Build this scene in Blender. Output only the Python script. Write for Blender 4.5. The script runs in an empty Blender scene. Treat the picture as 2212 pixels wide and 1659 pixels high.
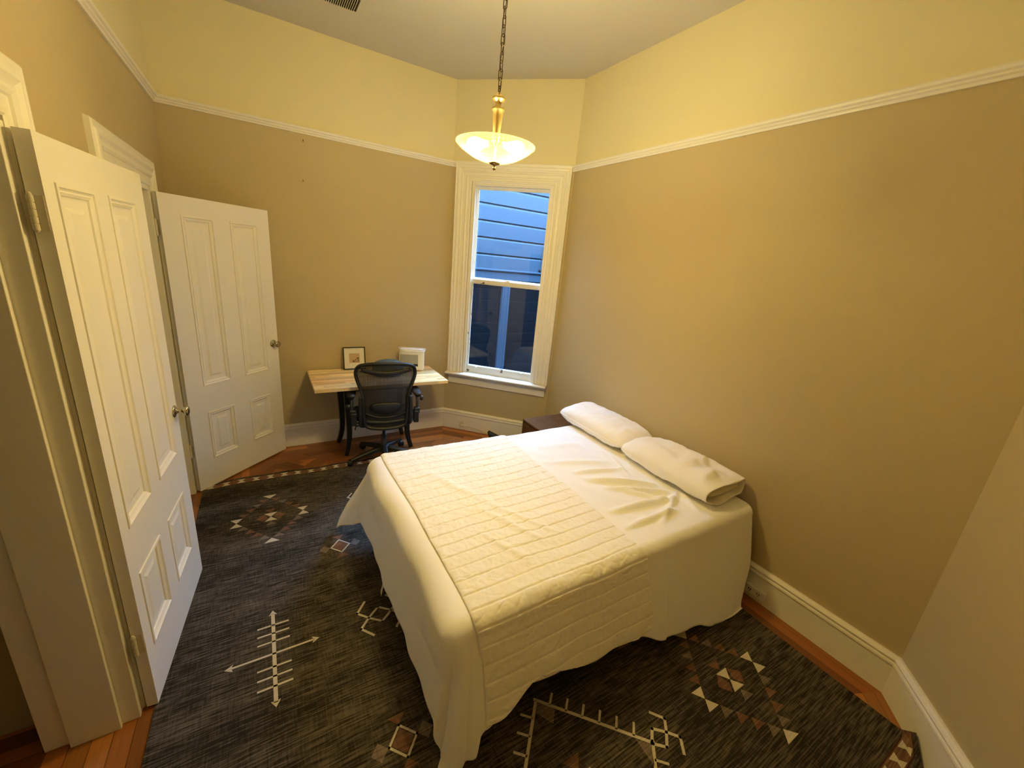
import bpy, bmesh, math, random
from mathutils import Vector, Matrix, noise
random.seed(7)
C = bpy.context.scene.collection
PI = math.pi
V = Vector

# ---------------------------------------------------------------- camera, world, exposure
cam = bpy.data.cameras.new('camera'); cob = bpy.data.objects.new('camera', cam); C.objects.link(cob)
FPX, PIT, ROL, YAW = 869.703, math.radians(16.66996), math.radians(5.34258), math.radians(57.70920)
_h = V((math.cos(YAW), math.sin(YAW), 0)); _r = V((math.sin(YAW), -math.cos(YAW), 0)); _z = V((0, 0, 1))
_F = _h*math.cos(PIT) - _z*math.sin(PIT); _U0 = _h*math.sin(PIT) + _z*math.cos(PIT)
_R = _r*math.cos(ROL) + _U0*math.sin(ROL); _U = -_r*math.sin(ROL) + _U0*math.cos(ROL)
M = Matrix((_R, _U, -_F)).transposed().to_4x4(); M.translation = V((0, 0, 1.85))
cob.matrix_world = M
cam.sensor_fit = 'HORIZONTAL'; cam.sensor_width = 36; cam.lens = FPX/2212*36
cam.clip_start = .02
S = bpy.context.scene
S.camera = cob
w = bpy.data.worlds.new('World'); S.world = w; w.use_nodes = True
bgn = w.node_tree.nodes['Background']; bgn.inputs[0].default_value = (.30, .56, 1.0, 1)
# overcast evening sky, about three times brighter overhead than at the horizon
_wt = w.node_tree; _tc = _wt.nodes.new('ShaderNodeTexCoord'); _sp = _wt.nodes.new('ShaderNodeSeparateXYZ'); _wt.links.new(_tc.outputs['Generated'], _sp.inputs[0])
_mr = _wt.nodes.new('ShaderNodeMapRange'); _mr.inputs[1].default_value = .35; _mr.inputs[2].default_value = .85; _mr.inputs[3].default_value = 30; _mr.inputs[4].default_value = 100
_wt.links.new(_sp.outputs['Z'], _mr.inputs[0]); _wt.links.new(_mr.outputs[0], bgn.inputs[1])
S.view_settings.view_transform = 'Standard'; S.view_settings.look = 'None'
S.view_settings.exposure = 0; S.view_settings.gamma = 1
S.cycles.use_denoising = True
S.cycles.max_bounces = 10; S.cycles.diffuse_bounces = 7; S.cycles.transparent_max_bounces = 12
S.cycles.sample_clamp_indirect = 30
BULB = (1.0, .80, .36)
BULB_STRENGTH = 790

# ---------------------------------------------------------------- materials
def mat(name, col, rough=.6, metal=0, spec=.5, bump=None, var=None, coat=0):
    m = bpy.data.materials.new(name); m.use_nodes = True
    nt = m.node_tree; b = nt.nodes['Principled BSDF']
    b.inputs['Base Color'].default_value = (*col, 1); b.inputs['Roughness'].default_value = rough
    b.inputs['Metallic'].default_value = metal; b.inputs['Specular IOR Level'].default_value = spec
    if coat: b.inputs['Coat Weight'].default_value = coat
    tc = nt.nodes.new('ShaderNodeTexCoord')
    if var:   # (scale, amount)
        n = nt.nodes.new('ShaderNodeTexNoise'); n.inputs['Scale'].default_value = var[0]; n.inputs['Detail'].default_value = 4
        nt.links.new(tc.outputs['Object'], n.inputs['Vector'])
        mx = nt.nodes.new('ShaderNodeMix'); mx.data_type = 'RGBA'
        mx.inputs[6].default_value = (*[c*(1-var[1]) for c in col], 1); mx.inputs[7].default_value = (*[min(1, c*(1+var[1])) for c in col], 1)
        nt.links.new(n.outputs['Fac'], mx.inputs[0]); nt.links.new(mx.outputs[2], b.inputs['Base Color'])
    if bump:  # (scale, strength, distance)
        n = nt.nodes.new('ShaderNodeTexNoise'); n.inputs['Scale'].default_value = bump[0]; n.inputs['Detail'].default_value = 3
        nt.links.new(tc.outputs['Object'], n.inputs['Vector'])
        bp = nt.nodes.new('ShaderNodeBump'); bp.inputs['Strength'].default_value = bump[1]; bp.inputs['Distance'].default_value = bump[2]
        nt.links.new(n.outputs['Fac'], bp.inputs['Height']); nt.links.new(bp.outputs[0], b.inputs['Normal'])
    return m

TAN = (.50, .405, .235); CREAM = (.72, .65, .42)
def wall_paint():
    m = mat('wall_paint', TAN, .55, bump=(90, .12, .002), spec=.35)
    nt = m.node_tree; b = nt.nodes['Principled BSDF']
    g = nt.nodes.new('ShaderNodeNewGeometry'); sp = nt.nodes.new('ShaderNodeSeparateXYZ'); nt.links.new(g.outputs['Position'], sp.inputs[0])
    gt = nt.nodes.new('ShaderNodeMath'); gt.operation = 'GREATER_THAN'; gt.inputs[1].default_value = 2.722; nt.links.new(sp.outputs['Z'], gt.inputs[0])
    mx = nt.nodes.new('ShaderNodeMix'); mx.data_type = 'RGBA'; mx.inputs[6].default_value = (*TAN, 1); mx.inputs[7].default_value = (*CREAM, 1)
    nt.links.new(gt.outputs[0], mx.inputs[0])
    n = nt.nodes.new('ShaderNodeTexNoise'); n.inputs['Scale'].default_value = 1.6; nt.links.new(g.outputs['Position'], n.inputs['Vector'])
    mr = nt.nodes.new('ShaderNodeMapRange'); mr.inputs[3].default_value = .95; mr.inputs[4].default_value = 1.05; nt.links.new(n.outputs['Fac'], mr.inputs[0])
    mm = nt.nodes.new('ShaderNodeMix'); mm.data_type = 'RGBA'; mm.blend_type = 'MULTIPLY'; mm.inputs[0].default_value = 1
    nt.links.new(mx.outputs[2], mm.inputs[6]); nt.links.new(mr.outputs[0], mm.inputs[7]); nt.links.new(mm.outputs[2], b.inputs['Base Color'])
    return m
M_WALL = wall_paint()
M_CEIL = mat('ceiling_paint', (.56, .53, .46), .8, bump=(70, .1, .002), spec=.2)
M_TRIM = mat('trim_paint', (.80, .77, .68), .38, bump=(60, .12, .002), var=(3, .04))
M_DOOR = mat('door_paint', (.79, .765, .69), .42, bump=(45, .10, .002), var=(3, .04))
M_CLOSET = mat('closet_paint', (.42, .36, .22), .7)
def chipped():
    m = mat('chipped_paint', (.70, .67, .58), .5, bump=(60, .2, .002))
    nt = m.node_tree; b = nt.nodes['Principled BSDF']
    tc = nt.nodes.new('ShaderNodeTexCoord')
    n = nt.nodes.new('ShaderNodeTexNoise'); n.inputs['Scale'].default_value = 9; n.inputs['Detail'].default_value = 7; n.inputs['Roughness'].default_value = .65
    nt.links.new(tc.outputs['Object'], n.inputs['Vector'])
    cr = nt.nodes.new('ShaderNodeValToRGB'); cr.color_ramp.elements[0].position = .63; cr.color_ramp.elements[1].position = .65
    cr.color_ramp.elements[0].color = (.70, .67, .58, 1); cr.color_ramp.elements[1].color = (.06, .045, .03, 1)
    nt.links.new(n.outputs['Fac'], cr.inputs[0]); nt.links.new(cr.outputs[0], b.inputs['Base Color'])
    return m
M_CHIP = chipped()

def plank_mat(name, attr, rough=.3, grain=(3, 40), spec=.5):
    m = bpy.data.materials.new(name); m.use_nodes = True; nt = m.node_tree; b = nt.nodes['Principled BSDF']
    b.inputs['Roughness'].default_value = rough; b.inputs['Specular IOR Level'].default_value = spec
    a = nt.nodes.new('ShaderNodeAttribute'); a.attribute_name = attr
    uv = nt.nodes.new('ShaderNodeUVMap')
    mp = nt.nodes.new('ShaderNodeMapping'); mp.inputs['Scale'].default_value = (grain[0], grain[1], 1); nt.links.new(uv.outputs[0], mp.inputs[0])
    n = nt.nodes.new('ShaderNodeTexNoise'); n.inputs['Scale'].default_value = 2; n.inputs['Detail'].default_value = 6; nt.links.new(mp.outputs[0], n.inputs['Vector'])
    mr = nt.nodes.new('ShaderNodeMapRange'); mr.inputs[3].default_value = .72; mr.inputs[4].default_value = 1.28; nt.links.new(n.outputs['Fac'], mr.inputs[0])
    mm = nt.nodes.new('ShaderNodeMix'); mm.data_type = 'RGBA'; mm.blend_type = 'MULTIPLY'; mm.inputs[0].default_value = 1
    nt.links.new(a.outputs['Color'], mm.inputs[6]); nt.links.new(mr.outputs[0], mm.inputs[7]); nt.links.new(mm.outputs[2], b.inputs['Base Color'])
    return m
M_FLOOR = plank_mat('floor_wood', 'tone', .28)
M_BUTCHER = plank_mat('butcher_block', 'tone', .35, (3, 60))

def rug_mat(name, c1, c2, streak=.5):
    m = bpy.data.materials.new(name); m.use_nodes = True; nt = m.node_tree; b = nt.nodes['Principled BSDF']
    b.inputs['Roughness'].default_value = .95; b.inputs['Specular IOR Level'].default_value = .1
    g = nt.nodes.new('ShaderNodeNewGeometry')
    def nz(sx, sy, det):
        mp = nt.nodes.new('ShaderNodeMapping'); mp.inputs['Scale'].default_value = (sx, sy, 1); nt.links.new(g.outputs['Position'], mp.inputs[0])
        n = nt.nodes.new('ShaderNodeTexNoise'); n.inputs['Scale'].default_value = 1; n.inputs['Detail'].default_value = det; nt.links.new(mp.outputs[0], n.inputs['Vector']); return n
    a = nz(9, 160, 3); d = nz(150, 14, 2); e = nz(1.5, 6, 2)
    cr = nt.nodes.new('ShaderNodeValToRGB'); cr.color_ramp.elements[0].position = .5-.10; cr.color_ramp.elements[1].position = .5+.22
    cr.color_ramp.elements[0].color = (*c1, 1); cr.color_ramp.elements[1].color = (*c2, 1)
    s = nt.nodes.new('ShaderNodeMath'); s.operation = 'MULTIPLY_ADD'; s.inputs[1].default_value = .3; nt.links.new(d.outputs['Fac'], s.inputs[0])
    s2 = nt.nodes.new('ShaderNodeMath'); s2.operation = 'MULTIPLY_ADD'; s2.inputs[1].default_value = .4; nt.links.new(e.outputs['Fac'], s2.inputs[0])
    s3 = nt.nodes.new('ShaderNodeMath'); s3.operation = 'ADD'; s3.inputs[1].default_value = -.35
    nt.links.new(a.outputs['Fac'], s.inputs[2]); nt.links.new(s.outputs[0], s2.inputs[2]); nt.links.new(s2.outputs[0], s3.inputs[0]); nt.links.new(s3.outputs[0], cr.inputs[0])
    nt.links.new(cr.outputs[0], b.inputs['Base Color'])
    bp = nt.nodes.new('ShaderNodeBump'); bp.inputs['Strength'].default_value = .5; bp.inputs['Distance'].default_value = .003
    nt.links.new(s3.outputs[0], bp.inputs['Height']); nt.links.new(bp.outputs[0], b.inputs['Normal'])
    return m
M_RUG = rug_mat('rug_charcoal', (.022, .018, .0145), (.135, .112, .088))
M_RUGW = rug_mat('rug_cream', (.50, .45, .37), (.62, .57, .47))
M_RUGB = rug_mat('rug_brown', (.12, .062, .040), (.26, .145, .095))
M_RUGT = rug_mat('rug_taupe', (.12, .095, .078), (.25, .20, .165))
M_RUGR = rug_mat('rug_maroon', (.045, .018, .014), (.08, .035, .028))

def cloth_mat(name, col, bsc=400, bst=.15, wr=None):
    m = mat(name, col, .85, spec=.15); nt = m.node_tree; b = nt.nodes['Principled BSDF']
    b.inputs['Sheen Weight'].default_value = .15
    tc = nt.nodes.new('ShaderNodeTexCoord')
    n = nt.nodes.new('ShaderNodeTexNoise'); n.inputs['Scale'].default_value = wr or 22; n.inputs['Detail'].default_value = 6; n.inputs['Distortion'].default_value = .6
    nt.links.new(tc.outputs['Object'], n.inputs['Vector'])
    bp = nt.nodes.new('ShaderNodeBump'); bp.inputs['Strength'].default_value = bst; bp.inputs['Distance'].default_value = .012
    nt.links.new(n.outputs['Fac'], bp.inputs['Height']); nt.links.new(bp.outputs[0], b.inputs['Normal'])
    return m
M_SHEET = cloth_mat('white_cotton', (.88, .88, .87), bst=.42, wr=8)
M_QUILT = cloth_mat('cream_linen', (.86, .84, .79), bst=.32, wr=34)
M_PILLOW = cloth_mat('pillow_cotton', (.90, .88, .85), bst=.5, wr=11)
M_INSERT = cloth_mat('pillow_insert', (.66, .62, .50), bst=.2, wr=9)
M_MATT = mat('mattress_ticking', (.45, .43, .40), .9)
M_BLACK = mat('black_wood', (.006, .006, .007), .4)
M_CHAIR = mat('graphite_plastic', (.0075, .008, .0075), .5, bump=(200, .1, .001))
M_CHAIRD = mat('dark_plastic', (.0055, .0055, .006), .5)
M_CHROME = mat('grey_metal', (.05, .05, .052), .35, metal=.7)
M_BRASS = mat('brass', (.80, .60, .24), .28, metal=1)
M_KNOB = mat('antique_nickel_brass', (.46, .42, .30), .16, metal=1)
M_CHAIN = mat('bronze_chain', (.09, .062, .03), .35, metal=.9)
M_WALNUT = mat('walnut_veneer', (.115, .053, .019), .75, spec=.06, var=(14, .25))
M_FRAME = mat('black_frame', (.012, .010, .009), .4)
M_MAT = mat('white_mat', (.72, .70, .62), .8)
M_ART = mat('tan_paper', (.50, .36, .19), .8)
M_ARTD = mat('brown_ink', (.14, .08, .04), .8)
M_GREYP = mat('grey_print', (.34, .33, .28), .5)
M_WHITEP = mat('white_plastic', (.66, .63, .54), .4)
M_DARK = mat('dark_slot', (.01, .008, .006), .6)
M_POUCH = mat('grey_green_fabric', (.075, .095, .085), .6)
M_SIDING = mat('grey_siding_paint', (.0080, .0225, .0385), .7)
M_NTRIM = mat('pale_trim_paint', (.0125, .0300, .0510), .6)  # siding colour lightened to make up for the weaker light lower down
M_SIDED = mat('brown_siding_paint', (.030, .032, .034), .7)
M_HINGE = mat('painted_hinge', (.60, .56, .45), .4)
M_NAIL = mat('nail_steel', (.06, .04, .02), .4, metal=.5)
M_GROUND = mat('asphalt', (.02, .02, .02), .9)

def glass_mat(name, tr=.92):
    m = bpy.data.materials.new(name); m.use_nodes = True; nt = m.node_tree; nt.nodes.clear()
    o = nt.nodes.new('ShaderNodeOutputMaterial'); t = nt.nodes.new('ShaderNodeBsdfTransparent'); t.inputs[0].default_value = (tr, tr, tr, 1)
    g = nt.nodes.new('ShaderNodeBsdfGlossy'); g.inputs['Roughness'].default_value = .02
    lw = nt.nodes.new('ShaderNodeLayerWeight'); pw = nt.nodes.new('ShaderNodeMath'); pw.operation = 'POWER'; pw.inputs[1].default_value = 5
    nt.links.new(lw.outputs['Facing'], pw.inputs[0]); lw.inputs[0].default_value = .5
    fr = nt.nodes.new('ShaderNodeMath'); fr.operation = 'MULTIPLY_ADD'; fr.inputs[1].default_value = .96; fr.inputs[2].default_value = .035; nt.links.new(pw.outputs[0], fr.inputs[0])
    mx = nt.nodes.new('ShaderNodeMixShader')
    nt.links.new(fr.outputs[0], mx.inputs[0]); nt.links.new(t.outputs[0], mx.inputs[1]); nt.links.new(g.outputs[0], mx.inputs[2]); nt.links.new(mx.outputs[0], o.inputs[0])
    return m
M_GLASS = glass_mat('window_glass')
def dark_glass():
    m = mat('dark_window_glass', (.0028, .0038, .0055), .06, spec=.8, bump=(3, .03, .01)); return m
M_DGLASS = dark_glass()
def wrap_mat():
    m = bpy.data.materials.new('clear_plastic'); m.use_nodes = True; nt = m.node_tree; b = nt.nodes['Principled BSDF']
    b.inputs['Base Color'].default_value = (.78, .76, .68, 1); b.inputs['Roughness'].default_value = .25; b.inputs['Coat Weight'].default_value = .6
    tc = nt.nodes.new('ShaderNodeTexCoord'); n = nt.nodes.new('ShaderNodeTexNoise'); n.inputs['Scale'].default_value = 18; n.inputs['Detail'].default_value = 5
    nt.links.new(tc.outputs['Object'], n.inputs['Vector']); bp = nt.nodes.new('ShaderNodeBump'); bp.inputs['Strength'].default_value = .7; bp.inputs['Distance'].default_value = .01
    nt.links.new(n.outputs['Fac'], bp.inputs['Height']); nt.links.new(bp.outputs[0], b.inputs['Normal']); return m
M_WRAP = wrap_mat()
def mesh_mat(name, period, col):   # woven membrane: thin dark threads with gaps
    m = bpy.data.materials.new(name); m.use_nodes = True; nt = m.node_tree; nt.nodes.clear()
    o = nt.nodes.new('ShaderNodeOutputMaterial'); t = nt.nodes.new('ShaderNodeBsdfTransparent'); d = nt.nodes.new('ShaderNodeBsdfPrincipled')
    d.inputs['Base Color'].default_value = (*col, 1); d.inputs['Roughness'].default_value = .6
    uv = nt.nodes.new('ShaderNodeUVMap'); sp = nt.nodes.new('ShaderNodeSeparateXYZ'); nt.links.new(uv.outputs[0], sp.inputs[0])
    mu = nt.nodes.new('ShaderNodeMath'); mu.operation = 'MULTIPLY'; mu.inputs[1].default_value = 1/period; nt.links.new(sp.outputs['X'], mu.inputs[0])
    fr = nt.nodes.new('ShaderNodeMath'); fr.operation = 'FRACT'; nt.links.new(mu.outputs[0], fr.inputs[0])
    gt = nt.nodes.new('ShaderNodeMath'); gt.operation = 'GREATER_THAN'; gt.inputs[1].default_value = .12; nt.links.new(fr.outputs[0], gt.inputs[0])
    mx = nt.nodes.new('ShaderNodeMixShader'); nt.links.new(gt.outputs[0], mx.inputs[0]); nt.links.new(t.outputs[0], mx.inputs[1]); nt.links.new(d.outputs[0], mx.inputs[2]); nt.links.new(mx.outputs[0], o.inputs[0])
    return m
M_MESH = mesh_mat('chair_mesh', .006, (.016, .015, .014))
def frosted():
    m = bpy.data.materials.new('frosted_glass'); m.use_nodes = True; nt = m.node_tree; nt.nodes.clear()
    o = nt.nodes.new('ShaderNodeOutputMaterial')
    t = nt.nodes.new('ShaderNodeBsdfTransparent'); t.inputs[0].default_value = (1, .96, .84, 1)
    tl = nt.nodes.new('ShaderNodeBsdfTranslucent'); tl.inputs[0].default_value = (.95, .80, .45, 1)
    df = nt.nodes.new('ShaderNodeBsdfDiffuse'); df.inputs[0].default_value = (.85, .82, .70, 1)
    gl = nt.nodes.new('ShaderNodeBsdfGlossy'); gl.inputs['Roughness'].default_value = .15
    tc = nt.nodes.new('ShaderNodeTexCoord'); n = nt.nodes.new('ShaderNodeTexNoise'); n.inputs['Scale'].default_value = 60; n.inputs['Detail'].default_value = 4
    nt.links.new(tc.outputs['Object'], n.inputs['Vector'])
    mr = nt.nodes.new('ShaderNodeMapRange'); mr.inputs[3].default_value = .02; mr.inputs[4].default_value = .05; nt.links.new(n.outputs['Fac'], mr.inputs[0])
    m1 = nt.nodes.new('ShaderNodeMixShader'); m1.inputs[0].default_value = .15; nt.links.new(tl.outputs[0], m1.inputs[1]); nt.links.new(df.outputs[0], m1.inputs[2])
    m2 = nt.nodes.new('ShaderNodeMixShader'); nt.links.new(mr.outputs[0], m2.inputs[0]); nt.links.new(t.outputs[0], m2.inputs[1]); nt.links.new(m1.outputs[0], m2.inputs[2])
    m3 = nt.nodes.new('ShaderNodeMixShader'); m3.inputs[0].default_value = .02; nt.links.new(m2.outputs[0], m3.inputs[1]); nt.links.new(gl.outputs[0], m3.inputs[2])
    nt.links.new(m3.outputs[0], o.inputs[0]); return m
M_FROST = frosted()
def emit(name, col, s):
    m = bpy.data.materials.new(name); m.use_nodes = True; nt = m.node_tree; nt.nodes.clear()
    o = nt.nodes.new('ShaderNodeOutputMaterial'); e = nt.nodes.new('ShaderNodeEmission'); e.inputs[0].default_value = (*col, 1); e.inputs[1].default_value = s
    nt.links.new(e.outputs[0], o.inputs[0]); return m
M_BULB = emit('warm_bulb', BULB, BULB_STRENGTH)

# ---------------------------------------------------------------- builders
def tag(o, label=None, cat=None, group=None, kind=None):
    if label: o['label'] = label
    if cat: o['category'] = cat
    if group: o['group'] = group
    if kind: o['kind'] = kind
    return o
def thing(name, loc, label=None, cat=None, group=None, kind=None):
    o = bpy.data.objects.new(name, None); o.location = loc; o.empty_display_size = .05; C.objects.link(o)
    return tag(o, label, cat, group, kind)
def wloc(o):
    l = V((0, 0, 0))
    while o: l = l + V(o.location); o = o.parent
    return l
def obj(name, bm, mats, parent=None, base=None, smooth=False, bevel=0, seg=2, normals=True):
    """bm in world coordinates; becomes one mesh object (child of parent or standing at base)"""
    L = wloc(parent) if parent else V(base or (0, 0, 0))
    if normals: bmesh.ops.recalc_face_normals(bm, faces=bm.faces)
    bmesh.ops.translate(bm, vec=-L, verts=bm.verts)
    me = bpy.data.meshes.new(name); bm.to_mesh(me); bm.free()
    if smooth:
        for p in me.polygons: p.use_smooth = True
    for m in (mats if isinstance(mats, (list, tuple)) else [mats]): me.materials.append(m)
    o = bpy.data.objects.new(name, me); C.objects.link(o)
    if parent: o.parent = parent
    else: o.location = L
    if bevel:
        b = o.modifiers.new('bevel', 'BEVEL'); b.width = bevel; b.segments = seg; b.limit_method = 'ANGLE'; b.angle_limit = .6
    return o
def struct(name, bm, mats, **k):
    o = obj(name, bm, mats, **k); o['kind'] = 'structure'; return o

def nb(): return bmesh.new()
def box(bm, c, s, R=None, mi=0):
    c = V(c); hs = V(s)/2; vs = []
    for dx in (-1, 1):
        for dy in (-1, 1):
            for dz in (-1, 1):
                p = V((dx*hs.x, dy*hs.y, dz*hs.z))
                if R: p = R @ p
                vs.append(bm.verts.new(c+p))
    for q in ((0, 1, 3, 2), (4, 6, 7, 5), (0, 4, 5, 1), (2, 3, 7, 6), (0, 2, 6, 4), (1, 5, 7, 3)):
        f = bm.faces.new([vs[i] for i in q]); f.material_index = mi
    return bm
def bx(bm, x0, x1, y0, y1, z0, z1, mi=0):
    return box(bm, ((x0+x1)/2, (y0+y1)/2, (z0+z1)/2), (x1-x0, y1-y0, z1-z0), None, mi)
def ring_faces(bm, rings, closed=True, capA=True, capB=True, mi=0):
    n = len(rings[0])
    for a, b in zip(rings[:-1], rings[1:]):
        for i in range(n if closed else n-1):
            j = (i+1) % n
            f = bm.faces.new((a[i], a[j], b[j], b[i])); f.material_index = mi
    if capA: f = bm.faces.new(list(reversed(rings[0]))); f.material_index = mi
    if capB: f = bm.faces.new(rings[-1]); f.material_index = mi
def lathe(bm, o, prof, n=32, axis=V((0, 0, 1)), mi=0, cap=True):
    """prof: list of (r, h) along axis from o"""
    axis = axis.normalized(); a = axis.orthogonal().normalized(); b = axis.cross(a)
    rings = []
    for r, h in prof:
        r = max(r, 1e-4)
        rings.append([bm.verts.new(V(o)+axis*h+(a*math.cos(t)+b*math.sin(t))*r) for t in [2*PI*i/n for i in range(n)]])
    ring_faces(bm, rings, True, cap, cap, mi); return bm
def tube(bm, pts, rad, n=10, closed=False, flat=None, up=None, mi=0, cap=True):
    """flat: (ru, rv) ratio for elliptical section"""
    pts = [V(p) for p in pts]; N = len(pts); rad = rad if isinstance(rad, (list, tuple)) else [rad]*N
    rings = []; prev = None
    for i, p in enumerate(pts):
        if closed: t = pts[(i+1) % N]-pts[i-1]
        else: t = pts[min(i+1, N-1)]-pts[max(i-1, 0)]
        t.normalize()
        if up is not None: a = up - t*up.dot(t)
        elif prev is None: a = t.orthogonal()
        else: a = prev - t*prev.dot(t)
        a.normalize(); prev = a; b = t.cross(a); r = rad[i]
        fu, fv = flat or (1, 1)
        rings.append([bm.verts.new(p+a*math.cos(q)*r*fu+b*math.sin(q)*r*fv) for q in [2*PI*k/n for k in range(n)]])
    if closed:
        ring_faces(bm, rings+[rings[0]], True, False, False, mi)
    else: ring_faces(bm, rings, True, cap, cap, mi)
    return bm
def bez(P, n=16):
    """catmull-rom through points"""
    P = [V(p) for p in P]; out = []
    Q = [P[0]*2-P[1]]+P+[P[-1]*2-P[-2]]
    for i in range(1, len(Q)-2):
        for k in range(n):
            t = k/n; a, b, c, d = Q[i-1:i+3]
            out.append(.5*((2*b)+(c-a)*t+(2*a-5*b+4*c-d)*t*t+(3*b-a-3*c+d)*t**3))
    out.append(P[-1]); return out
def sweep(bm, path, W, N, prof, mi=0, cap=True):
    """path points, per-point width vectors, normal vector, profile (w,t)"""
    rings = []
    for p, wv in zip(path, W):
        nv = N if isinstance(N, V) else N
        rings.append([bm.verts.new(V(p)+wv*a+nv*b) for a, b in prof])
    ring_faces(bm, rings, True, cap, cap, mi); return bm
def prism(bm, poly, z0, z1, mi=0):
    a = [bm.verts.new((p[0], p[1], z0)) for p in poly]; b = [bm.verts.new((p[0], p[1], z1)) for p in poly]
    ring_faces(bm, [a, b], True, True, True, mi); return bm

# ---------------------------------------------------------------- room shell
XL, XR, YB, HC, HR, HB = -.55, 2.473, 4.017, 3.394, 2.70, .22
A = V((XL, YB)); B = V((1.651, YB)); Cc = V((XR, 3.198)); D = V((XR, .228)); E_ = V((1.527, -.594)); F_ = V((XL, -.594))
POLY = [D, Cc, B, A, F_, E_]       # counter-clockwise, inside on the left
def wall(name, P0, P1, th, holes=(), z0=0, z1=HC):
    d = (P1-P0); L = d.length; d = d.normalized(); n = V((d.y, -d.x))   # outward
    ss = sorted({-0.0, L, *[h[0] for h in holes], *[h[1] for h in holes]}); zs = sorted({z0, z1, *[h[2] for h in holes], *[h[3] for h in holes]})
    def solid(i, j):
        if i < 0 or j < 0 or i >= len(ss)-1 or j >= len(zs)-1: return False
        s = (ss[i]+ss[i+1])/2; z = (zs[j]+zs[j+1])/2
        return not any(h[0] < s < h[1] and h[2] < z < h[3] for h in holes)
    bm = nb(); cache = {}
    def v(i, j, k):
        if (i, j, k) not in cache:
            p = P0+d*ss[i]+n*(th*k); cache[(i, j, k)] = bm.verts.new((p.x, p.y, zs[j]))
        return cache[(i, j, k)]
    for i in range(len(ss)-1):
        for j in range(len(zs)-1):
            if not solid(i, j): continue
            bm.faces.new((v(i, j, 0), v(i, j+1, 0), v(i+1, j+1, 0), v(i+1, j, 0)))
            bm.faces.new((v(i, j, 1), v(i+1, j, 1), v(i+1, j+1, 1), v(i, j+1, 1)))
            if not solid(i-1, j): bm.faces.new((v(i, j, 0), v(i, j, 1), v(i, j+1, 1), v(i, j+1, 0)))
            if not solid(i+1, j): bm.faces.new((v(i+1, j, 0), v(i+1, j+1, 0), v(i+1, j+1, 1), v(i+1, j, 1)))
            if not solid(i, j-1): bm.faces.new((v(i, j, 0), v(i+1, j, 0), v(i+1, j, 1), v(i, j, 1)))
            if not solid(i, j+1): bm.faces.new((v(i, j+1, 0), v(i, j+1, 1), v(i+1, j+1, 1), v(i+1, j+1, 0)))
    return struct(name, bm, M_WALL)
D1A, D1B, D2A, D2B, DH = .85, 1.672, 2.585, 3.400, 2.082      # door openings (y) and head height
WS0, WS1, WZ0, WZ1 = .205, .985, .640, 2.560                    # window opening
wall('wall_right', D, Cc, .16)
Lc = (B-Cc).length
wall('wall_corner', Cc, B, .106, [(Lc-WS1, Lc-WS0, WZ0, WZ1)])
wall('wall_back', B, A, .16)
wall('wall_left', A, F_, .25, [(YB-D2B, YB-D2A, 0, DH), (YB-D1B, YB-D1A, 0, DH)])
wall('wall_front', F_, E_, .16)
wall('wall_front_corner', E_, D, .16)
bm = nb(); prism(bm, [(XR+.02, .2), (XR+.02, 3.21), (1.66, YB+.02), (XL-.02, YB+.02), (XL-.02, -.62), (1.53, -.62)], HC, HC+.1); struct('ceiling', bm, M_CEIL)

# closets behind the two openings
def closet(prefix, y0, y1, x1):
    bm = nb(); xo = XL-.25
    bx(bm, x1, xo, y1, y1+.06, 0, 2.7); bx(bm, x1, xo, y0-.06, y0, 0, 2.7); bx(bm, x1-.06, x1, y0-.06, y1+.06, 0, 2.7)
    struct('wall_'+prefix, bm, M_CLOSET)
    bm = nb(); bx(bm, x1-.06, xo, y0-.06, y1+.06, 2.7, 2.76); struct('ceiling_'+prefix, bm, M_CLOSET)
closet('hall', .30, 1.80, -2.4); closet('closet', 2.25, 3.55, -1.6)

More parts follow.
